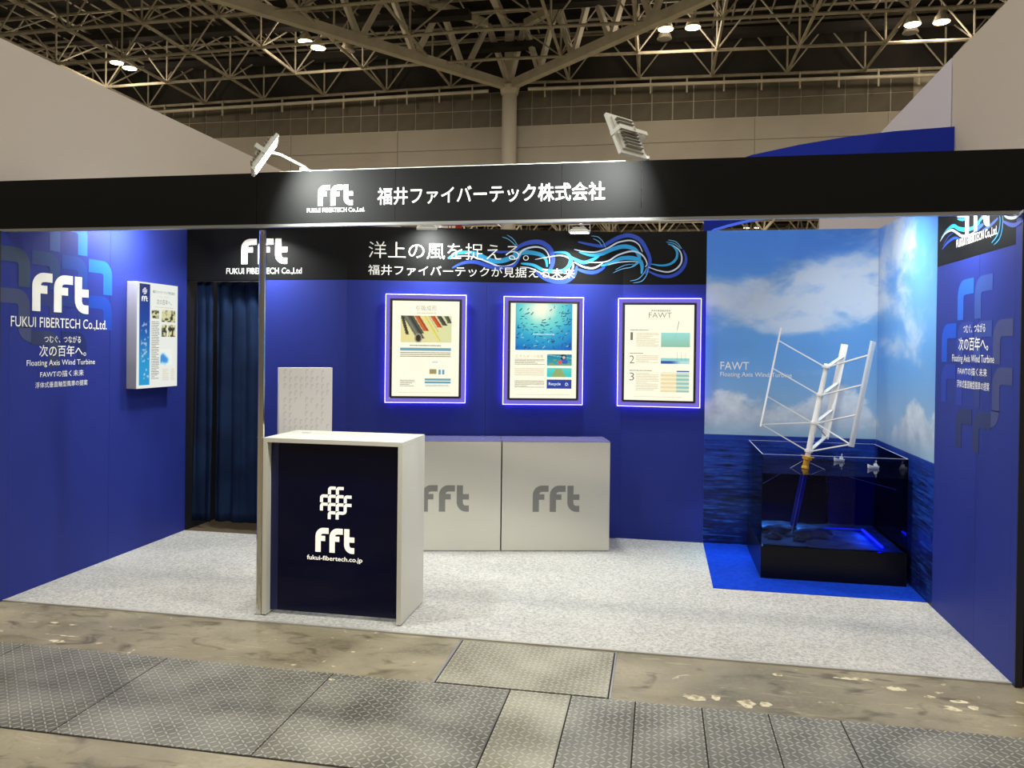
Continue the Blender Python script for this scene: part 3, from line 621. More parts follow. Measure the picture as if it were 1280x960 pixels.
motif(P_lb, lbu(.12), lbz(.885), LBW*.027, .0135, [M_inkwhite], df_, w=.002, t=.0004)
fft(P_lb, lbu(.10), lbu(.235), lbz(.82), lbz(.87), M_inkwhite, df_, w=.002, t=.0004)
M_tealhead = mat('heading_green_ink', (10, 14, 12), .6, emit=(96, 128, 124), es=.9)
text('福井ファイバーテック株式会社', P_lb, lbu(.36), lbu(.92), lbz(.905), lbz(.935), M_tealhead, df_, .01)
text('つむぐ、つながる', P_lb, lbu(.50), lbu(.78), lbz(.868), lbz(.888), M_inkgold, df_)
text('次の百年へ。', P_lb, lbu(.46), lbu(.84), lbz(.80), lbz(.852), M_ink, df_, -.004)
def photofn(seed):
    def fn(U, Z):
        n = fbm(U*5+seed, Z*5+seed*3, 4); c = mixc((214, 210, 160), (44, 50, 34), sstep(.42, .58, n)); return mixc(c, (232, 226, 190), sstep(.75, 1, Z)*.6)
    return fn
for k, (a0, a1, b0, b1) in enumerate(((.34, .52, .665, .745), (.59, .94, .635, .752), (.59, .72, .49, .61), (.75, .94, .49, .61))):
    raster('photo', P_lb, lbu(a0), lbu(a1), lbz(b0), lbz(b1), 22, 16, photofn(k*7.3), M_photo, df_)
def dashes(P, u0, u1, z0, z1, rows, m, parent, seed=1, cw=.006, w=.0014):
    r = random.Random(seed); b = MB(); dz = (z1 - z0) / rows
    for i in range(rows):
        z = z1 - (i + .75) * dz; u = u0; end = u1 if r.random() < .75 else u0 + (u1-u0)*(.4 + .5*r.random())
        while u < end - cw:
            L = cw * r.choice((.6, .9, 1.4, 2.2)); L = min(L, end - u)
            b.add([P.p(u, z, w), P.p(u + L, z, w), P.p(u + L, z + dz*.42, w), P.p(u, z + dz*.42, w)], [(0, 1, 2, 3)]); u += L + cw * .35
    return b.build('small_print', m, parent)
dashes(P_lb, lbu(.34), lbu(.53), lbz(.08), lbz(.64), 34, M_ink, df_, 4)
dashes(P_lb, lbu(.42), lbu(.9), lbz(.768), lbz(.782), 1, M_inkgold, df_, 5)
dashes(P_lb, lbu(.62), lbu(.78), lbz(.06), lbz(.18), 9, M_inkgold, df_, 6); dashes(P_lb, lbu(.83), lbu(.93), lbz(.06), lbz(.18), 9, M_inkgold, df_, 7)
def splash(U, Z):
    d = np.hypot(U - .35, Z - .45); a = sstep(.5, .2, d + .3*(fbm(U*5, Z*5, 3) - .5)) * sstep(-.15, .25, .75 - Z - (U - .3)*.8)
    return mixc(mixc((236, 240, 232), (90, 180, 236), np.clip(a*1.3, 0, 1)), (36, 96, 190), np.clip(a - .55, 0, 1))
raster('blue_wave_picture', P_lb, lbu(.56), lbu(.86), lbz(.21), lbz(.37), 30, 30, splash, M_photo, df_)

# ------------------------------------------------------------------ three lit acrylic poster frames
def poster(P, u0, u1, z0, z1, label):
    """clear acrylic sheet held off the wall, black rim, lit paper; P is the sheet's own plane"""
    t = thing('poster_frame', label, 'lit poster', tuple(P.p((u0+u1)/2, z0, -.02)), 'edge-lit acrylic posters on the blue wall')
    slab(P, u0, u1, z0, z1, 'acrylic_sheet', M_acryl, t, t=.012, w=0)
    slab(P, u0 + .003, u1 - .003, z0 + .003, z1 - .003, 'light_guide', M_guide, t, t=.004, w=-.014)
    e = .006
    for a0, a1, b0, b1 in ((u0 - e, u1 + e, z1 + .0004, z1 + e), (u0 - e, u1 + e, z0 - e, z0 - .0004), (u0 - e, u0 - .0004, z0 - .0002, z1 + .0002), (u1 + .0004, u1 + e, z0 - .0002, z1 + .0002)):
        slab(P, a0, a1, b0, b1, 'lit_edge', M_edge, t, t=.014, w=.001)
    m = .034
    for a0, a1, b0, b1 in ((u0+m, u1-m, z1-.052, z1-m), (u0+m, u1-m, z0+m, z0+.052), (u0+m, u0+.054, z0+.0522, z1-.0522), (u1-.054, u1-m, z0+.0522, z1-.0522)):
        slab(P, a0, a1, b0, b1, 'black_rim', M_bframe, t, t=.012, w=.0135)
    for a0, a1, b0, b1 in ((u0 + .008, u1 - .008, z1 - .018, z1 - .008), (u0 + .008, u1 - .008, z0 + .008, z0 + .018), (u0 + .008, u0 + .018, z0 + .0182, z1 - .0182), (u1 - .018, u1 - .008, z0 + .0182, z1 - .0182)):
        slab(P, a0, a1, b0, b1, 'back_led_strip', M_backled, t, t=.005, w=-.0190)
    pp_ = slab(P, u0+.0543, u1-.0543, z0+.0523, z1-.0523, 'lit_paper', M_paper, t, t=.008, w=.0095)
    for a in (u0+m+.004, u1-m-.004):
        for b in (z0+m+.004, (z0+z1)/2, z1-m-.004):
            c = MB(); c.tube([P.p(a, b, .0137), P.p(a, b, .018)], .006, 10); c.build('stud', M_chrome, t, smooth=False)
    for a in (u0+.06, u1-.06):
        for b in (z0+.05, z1-.05):
            c = MB(); c.tube([P.p(a, b, -.0185), P.p(a, b, -.0465)], .007, 8); c.build('standoff', M_chrome, t)
    U = lambda a: u0 + .0543 + a*(u1-u0-.1086); Z = lambda b: z0 + .0523 + b*(z1-z0-.1046)
    return pp_, U, Z
PA = Plane(P_ang.p(0, 0, .048), P_ang.r, P_ang.n); PB = Plane(P_back.p(0, 0, .048), P_back.r, P_back.n)
pw = .0105
# poster of pultruded bars
t1, U, Z = poster(PA, .340, 1.018, 1.197, 2.116, 'lit poster with a photo of grey and orange tubes, leftmost of the three')
text('引抜成形', PA, U(.35), U(.66), Z(.90), Z(.955), M_ink, t1, -.012, w=pw)
dashes(PA, U(.36), U(.65), Z(.865), Z(.885), 1, M_inkgold, t1, 3, w=pw)
def bars(Uu, Zz):
    c = mixc((236, 222, 150), (222, 226, 170), Uu); x = Uu*1.9; y = 1 - Zz
    def bar(c, x0, slope, w_, ylen, col, hi):
        dd = x - (x0 + slope*y); a = (np.abs(dd) < w_) & (y < ylen); sh = np.clip(1 - np.abs(dd + w_*.3)/w_, 0, 1)
        return np.where(a[..., None], mixc(col, hi, sh), c)
    c = bar(c, .05, .28, .06, .72, (36, 34, 30), (86, 82, 72)); c = bar(c, .22, .62, .15, .84, (58, 60, 54), (132, 134, 118))
    c = bar(c, .42, .62, .05, .66, (40, 36, 30), (110, 106, 90)); c = bar(c, .60, .62, .10, .58, (150, 60, 20), (222, 110, 60))
    c = bar(c, .86, .62, .05, .95, (210, 190, 60), (252, 240, 140)); c = bar(c, 1.0, .62, .05, .6, (190, 180, 90), (246, 240, 190))
    c = bar(c, 1.18, .66, .09, .42, (170, 60, 20), (228, 100, 50)); c = bar(c, 1.42, .66, .09, .36, (36, 34, 30), (96, 92, 80)); c = bar(c, 1.7, .5, .08, .26, (50, 50, 46), (110, 110, 96))
    e = np.hypot((x - .66)/1.15, (y - .84)/1.5*1.0); c = np.where((e < .12)[..., None], np.array((150, 150, 130.)), c); return np.where((e < .085)[..., None], np.array((60, 46, 34.)), c)
raster('tube_photo', PA, U(.125), U(.885), Z(.565), Z(.845), 76, 44, bars, M_photo, t1, w=pw)
dashes(PA, U(.26), U(.74), Z(.522), Z(.545), 1, M_ink, t1, 9, w=pw)
slab(PA, U(.12), U(.88), Z(.478), Z(.508), 'teal_rule', M_inkteal, t1, t=.0005, w=pw)
dashes(PA, U(.12), U(.88), Z(.41), Z(.468), 3, M_inkgold, t1, 10, w=pw); dashes(PA, U(.12), U(.88), Z(.41), Z(.468), 3, M_ink, t1, 12, cw=.003, w=pw+.0003)
sk = MB()
for a, b in (((.16, .235), (.22, .27)), ((.22, .27), (.36, .30)), ((.36, .30), (.54, .285)), ((.28, .33), (.33, .36)), ((.33, .36), (.44, .375)), ((.44, .375), (.50, .31)), ((.30, .345), (.40, .33)), ((.16, .235), (.20, .225)), ((.14, .30), (.24, .295))):
    sk.bar(PA.p(U(a[0]), Z(a[1]), pw+.0005), PA.p(U(b[0]), Z(b[1]), pw+.0005), .0035, .0006)
sk.build('machine_sketch', M_inkgold, t1)
slab(PA, U(.56), U(.665), Z(.235), Z(.285), 'die_picture', mat('die_olive', (10, 10, 8), .6, emit=(168, 156, 100), es=.9), t1, t=.0005, w=pw)
for a in (.695, .75): slab(PA, U(a), U(a+.035), Z(.23), Z(.28), 'blue_part_picture', M_inkteal, t1, t=.0005, w=pw)
dashes(PA, U(.6), U(.8), Z(.35), Z(.37), 1, M_inkteal, t1, 15, w=pw); dashes(PA, U(.12), U(.34), Z(.10), Z(.175), 5, M_ink, t1, 16, cw=.004, w=pw)
for b in (.165, .135): slab(PA, U(.49), U(.88), Z(b), Z(b+.022), 'teal_rule', M_inkteal, t1, t=.0005, w=pw)
dashes(PA, U(.5), U(.86), Z(.10), Z(.125), 2, M_inkteal, t1, 17, w=pw); dashes(PA, U(.1), U(.9), Z(.033), Z(.043), 1, M_inkgold, t1, 18, w=pw)
# ocean poster
t2, U, Z = poster(PA, 1.351, 2.036, 1.187, 2.112, 'lit poster with a blue photo of a fish shoal, middle of the three')
def ocean(Uu, Zz):
    d = np.hypot((Uu - .45)*1.0, (Zz - .86)*.95); n = fbm(Uu*6, Zz*6, 4)
    c = mixc((250, 255, 226), (112, 218, 212), sstep(.08, .36, d + .16*(n-.5))); c = mixc(c, (40, 158, 206), sstep(.32, .66, d)); return mixc(c, (20, 92, 186), sstep(.6, 1.02, d + .1*(n-.5)))
raster('ocean_photo', PA, U(.075), U(.93), Z(.507), Z(.998), 60, 50, ocean, M_photo, t2, w=pw)
fm = [mat('fish_ink', (4, 8, 14), .6, emit=c, es=.9) for c in ((26, 88, 116), (20, 62, 120), (150, 208, 206))]
fb = [MB(), MB(), MB()]; rr = random.Random(12)
for k in range(150):
    a = rr.random(); b = rr.random(); d = math.hypot(a - .45, b - .86)
    if d < .17 or (d < .32 and rr.random() < .5): continue
    cu_, cz_ = U(.095 + .815*a), Z(.525 + .455*b); L = .010 + .009*rr.random(); th = math.radians(rr.choice((-20, 10, 25, 60)) + rr.uniform(-20, 20))
    q = 2 if (rr.random() < .2 and b < .4) else (0 if rr.random() < .6 else 1)
    pts = [(-1, 0), (-.3, .28), (.5, .18), (1, .35), (.85, 0), (1, -.3), (.5, -.16), (-.3, -.26)]
    fb[q].add([PA.p(cu_ + L*(x*math.cos(th) - y*math.sin(th)), cz_ + L*(x*math.sin(th) + y*math.cos(th)), pw + .0006) for x, y in pts], [tuple(range(8))])
for q in range(3): tag(fb[q].build('fish_shoal', fm[q], t2), kind='stuff')
dashes(PA, U(.34), U(.66), Z(.667), Z(.685), 1, M_inkwhite, t2, 21, cw=.007, w=pw+.0008)
text('エネルギー×漁業', PA, U(.075), U(.50), Z(.425), Z(.46), M_inkgold, t2, .0, w=pw)
for k, (b0, b1, n) in enumerate(((.35, .415, 5), (.235, .32, 6), (.11, .19, 6))): dashes(PA, U(.07), U(.52), Z(b0), Z(b1), n, M_inkgold if k % 2 else M_ink, t2, 30+k, cw=.004, w=pw)
def diver(Uu, Zz):
    n = fbm(Uu*9, Zz*6, 4); c = mixc((60, 172, 180), (30, 128, 160), Zz); c = mixc(c, (150, 160, 90), sstep(.5, .6, n)*(Zz < .55)*1.0)
    c = mixc(c, (30, 38, 60), (np.hypot((Uu-.66)/.12, (Zz-.75)/.26) < 1)*1.0); c = mixc(c, (226, 176, 170), (np.hypot((Uu-.68)/.06, (Zz-.72)/.13) < 1)*1.0)
    c = mixc(c, (50, 100, 190), (np.hypot((Uu-.70)/.14, (Zz-.36)/.2) < 1)*1.0); c = mixc(c, (228, 90, 60), (np.hypot((Uu-.52)/.09, (Zz-.3)/.16) < 1)*1.0)
    return mixc(c, (190, 230, 230), (np.abs(Zz - (.95 - .3*Uu)) < .03)*.7)
def cage(Uu, Zz):
    c = mixc((60, 200, 196), (96, 214, 200), Zz); return mixc(c, (176, 164, 84), ((np.abs(Uu - .47) < .30 - .2*Zz) & (Zz < .92))*.95*(.7+.5*(fbm(Uu*12, Zz*12, 3) - .3)))
raster('diver_photo', PA, U(.555), U(.93), Z(.345), Z(.465), 40, 26, diver, M_photo, t2, w=pw)
raster('sea_cage_photo', PA, U(.555), U(.93), Z(.225), Z(.32), 40, 22, cage, M_photo, t2, w=pw)
slab(PA, U(.555), U(.93), Z(.102), Z(.198), 'recycle_label', M_inkblue, t2, t=.0005, w=pw)
text('Recycle', PA, U(.585), U(.765), Z(.128), Z(.168), M_inkwhite, t2, .01, w=pw+.0004)
ry = MB(); rc, rz, R3 = U(.855), Z(.148), .021
for k in range(3):
    a = math.radians(90 + 120*k); a2 = math.radians(90 + 120*(k+1))
    def pt_(f, s=1.0): return (rc + R3*s*((1-f)*math.cos(a) + f*math.cos(a2)), rz + R3*s*((1-f)*math.sin(a) + f*math.sin(a2)))
    q = [pt_(.12, 1.15), pt_(.62, 1.15), pt_(.86, .92), pt_(.60, .5), pt_(.60, .66), pt_(.2, .66)]
    ry.add([PA.p(x, y, pw + .0006) for x, y in q], [tuple(range(6))])
ry.build('recycling_arrows', M_inkwhite, t2)
dashes(PA, U(.1), U(.9), Z(.033), Z(.043), 1, M_inkgold, t2, 38, w=pw)
# wind turbine poster
t3, U, Z = poster(PB, 3.797, 4.494, 1.180, 2.111, 'lit poster headed FAWT with three numbered paragraphs, rightmost of the three')
text('浮体式垂直軸型風車', PB, U(.38), U(.66), Z(.93), Z(.948), M_ink, t3, .01, w=pw)
text('FAWT', PB, U(.35), U(.68), Z(.865), Z(.92), M_ink, t3, -.012, w=pw); dashes(PB, U(.35), U(.68), Z(.848), Z(.856), 1, M_inkgold, t3, 40, w=pw)
for s_, b in (('1', .63), ('2', .385), ('3', .205)):
    text(s_, PB, U(.085 if s_ == '1' else .075), U(.12 if s_ == '1' else .145), Z(b), Z(b+.082), M_ink, t3, -.01, w=pw)
dashes(PB, U(.08), U(.36), Z(.728), Z(.745), 1, M_ink, t3, 41, w=pw); dashes(PB, U(.17), U(.50), Z(.56), Z(.71), 10, M_inkgold, t3, 42, cw=.004, w=pw)
dashes(PB, U(.075), U(.27), Z(.483), Z(.50), 1, M_ink, t3, 43, w=pw); dashes(PB, U(.17), U(.50), Z(.39), Z(.475), 6, M_inkgold, t3, 44, cw=.004, w=pw)
dashes(PB, U(.075), U(.40), Z(.302), Z(.32), 1, M_ink, t3, 45, w=pw); dashes(PB, U(.17), U(.50), Z(.10), Z(.29), 12, M_inkgold, t3, 46, cw=.004, w=pw)
raster('sea_diagram', PB, U(.53), U(.945), Z(.56), Z(.71), 16, 12, lambda a, b: mixc((150, 196, 170), (158, 226, 216), b), M_photo, t3, w=pw)
sk = MB()
for a, b in (((.73, .655), (.76, .74)), ((.76, .74), (.785, .83)), ((.745, .72), (.76, .74))): sk.bar(PB.p(U(a[0]), Z(a[1]), pw+.0008), PB.p(U(b[0]), Z(b[1]), pw+.0008), .004, .0006)
for a in (.765, .825, .885): sk.bar(PB.p(U(a), Z(.42), pw+.0008), PB.p(U(a), Z(.505), pw+.0008), .0015, .0006)
sk.build('turbine_sketch', M_ink, t3)
raster('depth_diagram', PB, U(.53), U(.94), Z(.385), Z(.445), 40, 14, lambda a, b: mixc(mixc((56, 90, 170), (190, 226, 220), sstep(.3, .75, a)), (150, 214, 208), (b > .5)*1.0), M_photo, t3, w=pw)
slab(PB, U(.76), U(.94), Z(.302), Z(.314), 'table_head', M_inkblue, t3, t=.0004, w=pw)
def table(a, b):
    r = (np.floor(b*10) % 2)[..., None]; left = (a < .56)[..., None]
    return np.where(left, np.array((240, 222, 168.))*(1-r) + np.array((252, 242, 206.))*r, np.array((150, 196, 190.))*(1-r) + np.array((214, 232, 206.))*r)
raster('data_table', PB, U(.53), U(.94), Z(.09), Z(.297), 40, 41, table, M_photo, t3, w=pw)
dashes(PB, U(.14), U(.85), Z(.033), Z(.043), 1, M_inkgold, t3, 48, w=pw)

# ------------------------------------------------------------------ curtains in the storage doorway
def curtain(x0, x1, y, z0, z1, n, amp, label, skew=0.0, seed=1):
    r = random.Random(seed); nx = n*14; nz = 26; b = MB(); vs = []
    ph = [r.uniform(-.5, .5) for _ in range(n + 2)]
    for j in range(nz + 1):
        q = j / nz; z = z1 + (z0 - z1) * q
        for i in range(nx + 1):
            u = i / nx; k = u * n; a = amp * (1.0 - .35*q) * (.8 + .3*math.sin(k*1.3 + seed))
            w_ = a * math.sin(2*math.pi*k + ph[int(k) % (n+1)]*q*2.2) + .012*math.sin(3*k + 5*q)*q
            pin = .006 * math.sin(2*math.pi*k*2) * (1 - q)**6
            vs.append((x0 + (x1 - x0)*u + skew*q*(1-u) + .010*math.cos(2*math.pi*k)*(1-.5*q), y + w_ + pin, z))
    fs = [(j*(nx+1)+i, j*(nx+1)+i+1, (j+1)*(nx+1)+i+1, (j+1)*(nx+1)+i) for j in range(nz) for i in range(nx)]
    b.add(vs, fs); o = b.build('curtain', M_curtain, None, smooth=True)
    sm = o.modifiers.new('thickness', 'SOLIDIFY'); sm.thickness = .003
    return one(o, label, 'curtain', 'navy curtains in the storage doorway')
curtain(.030, .190, 2.085, .075, 2.232, 2, .018, 'narrow navy curtain hanging against the blue left wall', -.02, 4)
curtain(.215, .725, 2.105, .075, 2.232, 4, .030, 'wide navy curtain hanging in the doorway right of the narrow one', 0, 2)
one(MB().tube([(.003, 2.10, 2.236), (.734, 2.10, 2.236)], .0035, 8).build('curtain_rail', M_alu), 'thin metal rail carrying the navy curtains', 'rail')

# ------------------------------------------------------------------ display tank with the sea model
tx0, tx1, ty0, ty1 = 4.90, 5.895, 1.612, 2.50; zb0, zb1, zs, zt = .0116, .245, .780, .918
tk = thing('display_tank', 'clear acrylic display tank on a low black base in the sky and sea corner', 'tank', (5.4, 2.05, .011))
b = MB(); w = .02
b.box(tx0, tx1, ty0, ty0 + w, zb0, zb1).box(tx0, tx1, ty1 - w, ty1, zb0, zb1).box(tx0, tx0 + w, ty0 + w, ty1 - w, zb0, zb1).box(tx1 - w, tx1, ty0 + w, ty1 - w, zb0, zb1).box(tx0 + w, tx1 - w, ty0 + w, ty1 - w, zb0, zb0 + .1)
b.build('black_base', M_tank, tk)
g = .006
MB().box(tx0, tx1, ty0, ty0 + g, zb1 + .0005, zt).build('front_pane', M_clear, tk)
MB().box(tx0, tx1, ty1 - g, ty1, zb1 + .0005, zt).build('back_pane', M_clear, tk)
MB().box(tx0, tx0 + g, ty0 + g + .0004, ty1 - g - .0004, zb1 + .0005, zt).build('side_pane', M_clear, tk)
MB().box(tx1 - g, tx1, ty0 + g + .0004, ty1 - g - .0004, zb1 + .0005, zt).build('side_pane', M_clear, tk)
M_padge = mat('acrylic_cut_edge', (190, 196, 226), .3, emit=(120, 130, 190), es=.02)
for x0, x1, y0, y1 in ((tx0, tx1, ty0, ty0+g), (tx0, tx1, ty1-g, ty1), (tx0, tx0+g, ty0+g, ty1-g), (tx1-g, tx1, ty0+g, ty1-g)):
    MB().box(x0, x1, y0, y1, zt + .0003, zt + .0022).build('pane_edge', M_padge, tk)
MB().box(tx0 + g + .001, tx1 - g - .001, ty0 + g + .001, ty1 - g - .001, zs - .004, zs).build('water_sheet', M_sheet, tk)
MB().box(tx0 + g + .001, tx1 - g - .001, ty0 + g + .001, ty0 + g + .004, zb1 + .001, zs - .0045).build('tinted_front_film', M_tint, tk)
MB().box(tx0 + .02, tx0 + .62, ty1 - g - .006, ty1 - g - .002, zb1 + .001, zs - .0045).build('dark_reflection_sheet', mat('reflection_dark', (9, 9, 38), 1.0, spec=0), tk)  # opaque sheet whose colour stands in for a dark reflection on the back
MB().box(tx0 + .64, tx1 - g - .004, ty1 - g - .006, ty1 - g - .002, zb1 + .001, zs - .0045).build('blue_back_sheet', mat('back_sheet_blue', (8, 14, 96), 1.0, spec=0), tk)  # plain opaque blue sheet beside the dark one
# seabed
nx, ny = 44, 34; vs = []
for j in range(ny + 1):
    for i in range(nx + 1):
        x = tx0 + .021 + (tx1 - tx0 - .042)*i/nx; y = ty0 + .021 + (ty1 - ty0 - .042)*j/ny
        d = math.hypot((x - 5.18)/.30, (y - 1.98)/.16); n = float(fbm(np.array(x*9), np.array(y*9), 4))
        vs.append((x, y, .236 + .030*n + .05*max(0, 1 - d)*n*2.0))
fs = [(j*(nx+1)+i, j*(nx+1)+i+1, (j+1)*(nx+1)+i+1, (j+1)*(nx+1)+i) for j in range(ny) for i in range(nx)]
MB().add(vs, fs).build('seabed', M_sand, tk, smooth=True)
for cx, cy, rx, ry, h, sd in ((5.08, 2.02, .16, .10, .07, 1), (5.28, 1.93, .15, .075, .065, 2), (5.38, 2.03, .11, .06, .05, 3), (5.02, 1.86, .06, .05, .035, 4), (5.20, 1.80, .05, .035, .03, 5)):
    me = bpy.data.meshes.new('rock'); bm = bmesh.new(); bmesh.ops.create_icosphere(bm, subdivisions=4, radius=1)
    for v in bm.verts:
        n = float(fbm(np.array(v.co.x*2.4 + sd*9), np.array(v.co.y*2.4 + v.co.z*2), 4))
        s = .65 + .7*n; v.co = Vector((cx + v.co.x*rx*s, cy + v.co.y*ry*s, .255 + v.co.z*h*s))
    bm.to_mesh(me); bm.free(); link('rock', me, M_rock, tk, smooth=True)
# LED strips, and an added teal fill light
MB().box(5.735, 5.750, 1.66, 2.22, .268, .278).build('led_strip', M_led, tk)
MB().box(5.46, 5.73, 2.222, 2.230, .268, .274).build('led_strip', mat('dim_blue_led', (8, 8, 160), .5, emit=(16, 20, 235), es=1.6), tk)
for nm, loc, sx_, e in (('tank_led_and_fill', (5.70, 1.94, .30), (.04, .5), 1.0), ('tank_led_and_fill', (5.0, 2.2, .42), (.5, .1), 4.5)):  # blue light of the strip, then a teal fill added to brighten the seabed
    l = bpy.data.lights.new(nm, 'AREA'); l.shape = 'RECTANGLE'; l.size, l.size_y = sx_; l.energy = e; l.color = (.30, .75, 1.0) if e == 4.5 else (.05, .16, 1.0)
    lo = bpy.data.objects.new(nm, l); C.objects.link(lo); lo.location = loc; lo.rotation_euler = (0, math.radians(62 if nm and loc[0] > 5.5 else 0), 0)

# ------------------------------------------------------------------ model wind turbine
R_ = Vector((.98296, .18383, 0)); F_ = Vector((-.18383, .98296, 0)); R_, F_ = (R_ - F_*.385).normalized(), (F_ + R_*.385).normalized(); Zv = Vector((0, 0, 1))
tb0 = Vector((5.255, 1.93, zs)); ax = (Zv + R_*.18 + F_*.075)
tt = thing('wind_turbine_model', 'white model of a tilted three-bladed floating wind turbine rising from the tank', 'model', tuple(tb0))
def A_(t, r=0.0, ang=0.0):
    e1 = (R_ - ax.normalized()*R_.dot(ax.normalized())).normalized(); e2 = ax.normalized().cross(e1) ; e2 = e2 if e2.dot(F_) > 0 else -e2
    return tb0 + ax*t + (e1*math.cos(ang) + e2*math.sin(ang))*r
angs = [math.radians(a) for a in (194, 74, -46)]
MB().tube([A_(.03), A_(.14), A_(.30), A_(.345), A_(.36), A_(.56), A_(.775), A_(.80)], [.017, .021, .024, .026, .023, .021, .017, .020], 16).build('tower', M_turb, tt, smooth=True)
b = MB(); b.tube([A_(0), A_(.015), A_(.02), A_(.065), A_(.07), A_(.088)], [.028, .028, .022, .024, .036, .036], 16); b.build('float', M_yellow, tt)
b = MB(); b.tube([A_(.0885), A_(.096)], [.041, .037], 8)
for k in range(4):
    a = k*math.pi/2 + .4; b.bar(A_(.092, .030, a), A_(.092, .050, a), .010)
b.build('float_collar', M_yellow, tt)
MB().tube([A_(-.006), A_(-.20), A_(-.44)], [.026, .026, .024], 14).build('spar', M_spar, tt, smooth=True)
MB().tube([A_(-.006, .030, -1.57), A_(-.50, .026, -1.57)], .0025, 6).build('spar_line', M_line, tt)
R0 = .385; lev = [.256, .47, .686, .90]; drop = .122
for k, a in enumerate(angs):
    tan = (A_(.5, R0, a + .01) - A_(.5, R0, a - .01)).normalized(); rad = (A_(.5, R0, a) - A_(.5)).normalized()
    prof = [(.0, .0), (.25, .11), (.6, .10), (1, .01), (.6, -.06), (.25, -.07)]
    b = MB(); p0 = A_(.240, R0, a); p1 = A_(1.0, R0, a); n = len(prof); ch_ = .056
    vs = [p + tan*ch_*(x - .4) + rad*ch_*y for p in (p0, p1) for x, y in prof]
    b.add(vs, [tuple(range(n)), tuple(reversed(range(n, 2*n)))] + [(i, (i+1) % n, (i+1) % n + n, i+n) for i in range(n)])
    b.build('blade', M_turb, tt)
    for j, L_ in enumerate(lev):
        w_ = .026 if k == 1 else (.012 if k == 2 else .010)
        MB().bar(A_(L_ - drop, .018, a), A_(L_, R0 - .006, a), w_, .009, up=tuple(ax)).build('arm', M_turb, tt)
    MB().bar(A_(lev[1] - drop, .018, a), A_(lev[0], R0 - .006, a), .009, .008, up=tuple(ax)).build('brace', M_turb, tt)
for L_ in lev: MB().tube([A_(L_ - drop - .010), A_(L_ - drop + .010)], .030, 12).build('hub_ring', M_turb, tt)
# mooring lines
def ml_(pts, lab):
    return one(MB().tube(pts, .0016, 5).build('mooring_line', M_line), lab, 'line', 'mooring lines of the turbine model')
ml_([A_(.05, .03, math.radians(190)), Vector((5.13, 1.93, zs - .012)), Vector((4.925, 1.75, zs - .10))], 'thin mooring line running from the yellow float down to the left side of the tank')
ml_([A_(.05, .03, math.radians(-10)), Vector((5.42, 1.93, zs - .012)), Vector((5.85, 1.72, zs - .10))], 'thin mooring line running from the yellow float down to the right side of the tank')
# ships
def ship(x, y, lab):
    t = thing('ship_model', lab, 'ship', (x, y, zs), 'tiny white ships on the model sea')
    L = .085; b = MB()
    sec = [(-.5, .10, .02), (-.3, .13, .018), (.1, .13, .02), (.35, .09, .026), (.5, .004, .034)]
    vs = []
    for u, hw, h in sec:
        vs += [(x - u*L, y - hw*L, zs + h), (x - u*L, y + hw*L, zs + h), (x - u*L*.94, y, zs + .001)]
    fs = []
    for i in range(4):
        a = 3*i; fs += [(a, a+3, a+4, a+1), (a, a+2, a+5, a+3), (a+1, a+4, a+5, a+2)]
    fs += [(0, 1, 2), (12, 14, 13)]; b.add(vs, fs); b.build('hull', M_turb, t)
    MB().box(x + .004, x + .030, y - .008, y + .008, zs + .018, zs + .034).box(x + .008, x + .024, y - .006, y + .006, zs + .034, zs + .042).build('cabin', M_turb, t)
    MB().tube([(x + .02, y, zs + .040), (x + .02, y, zs + .066)], .0016, 6).bar((x + .012, y, zs + .056), (x + .028, y, zs + .056), .002).build('mast', M_turb, t)
    MB().bar((x - .01, y, zs + .02), (x - .04, y, zs + .034), .0022).build('crane', M_turb, t)
ship(5.60, 2.40, 'tiny white ship on the tank surface, farther one nearer the turbine')
ship(5.775, 2.06, 'tiny white ship on the tank surface, nearer one by the right wall')

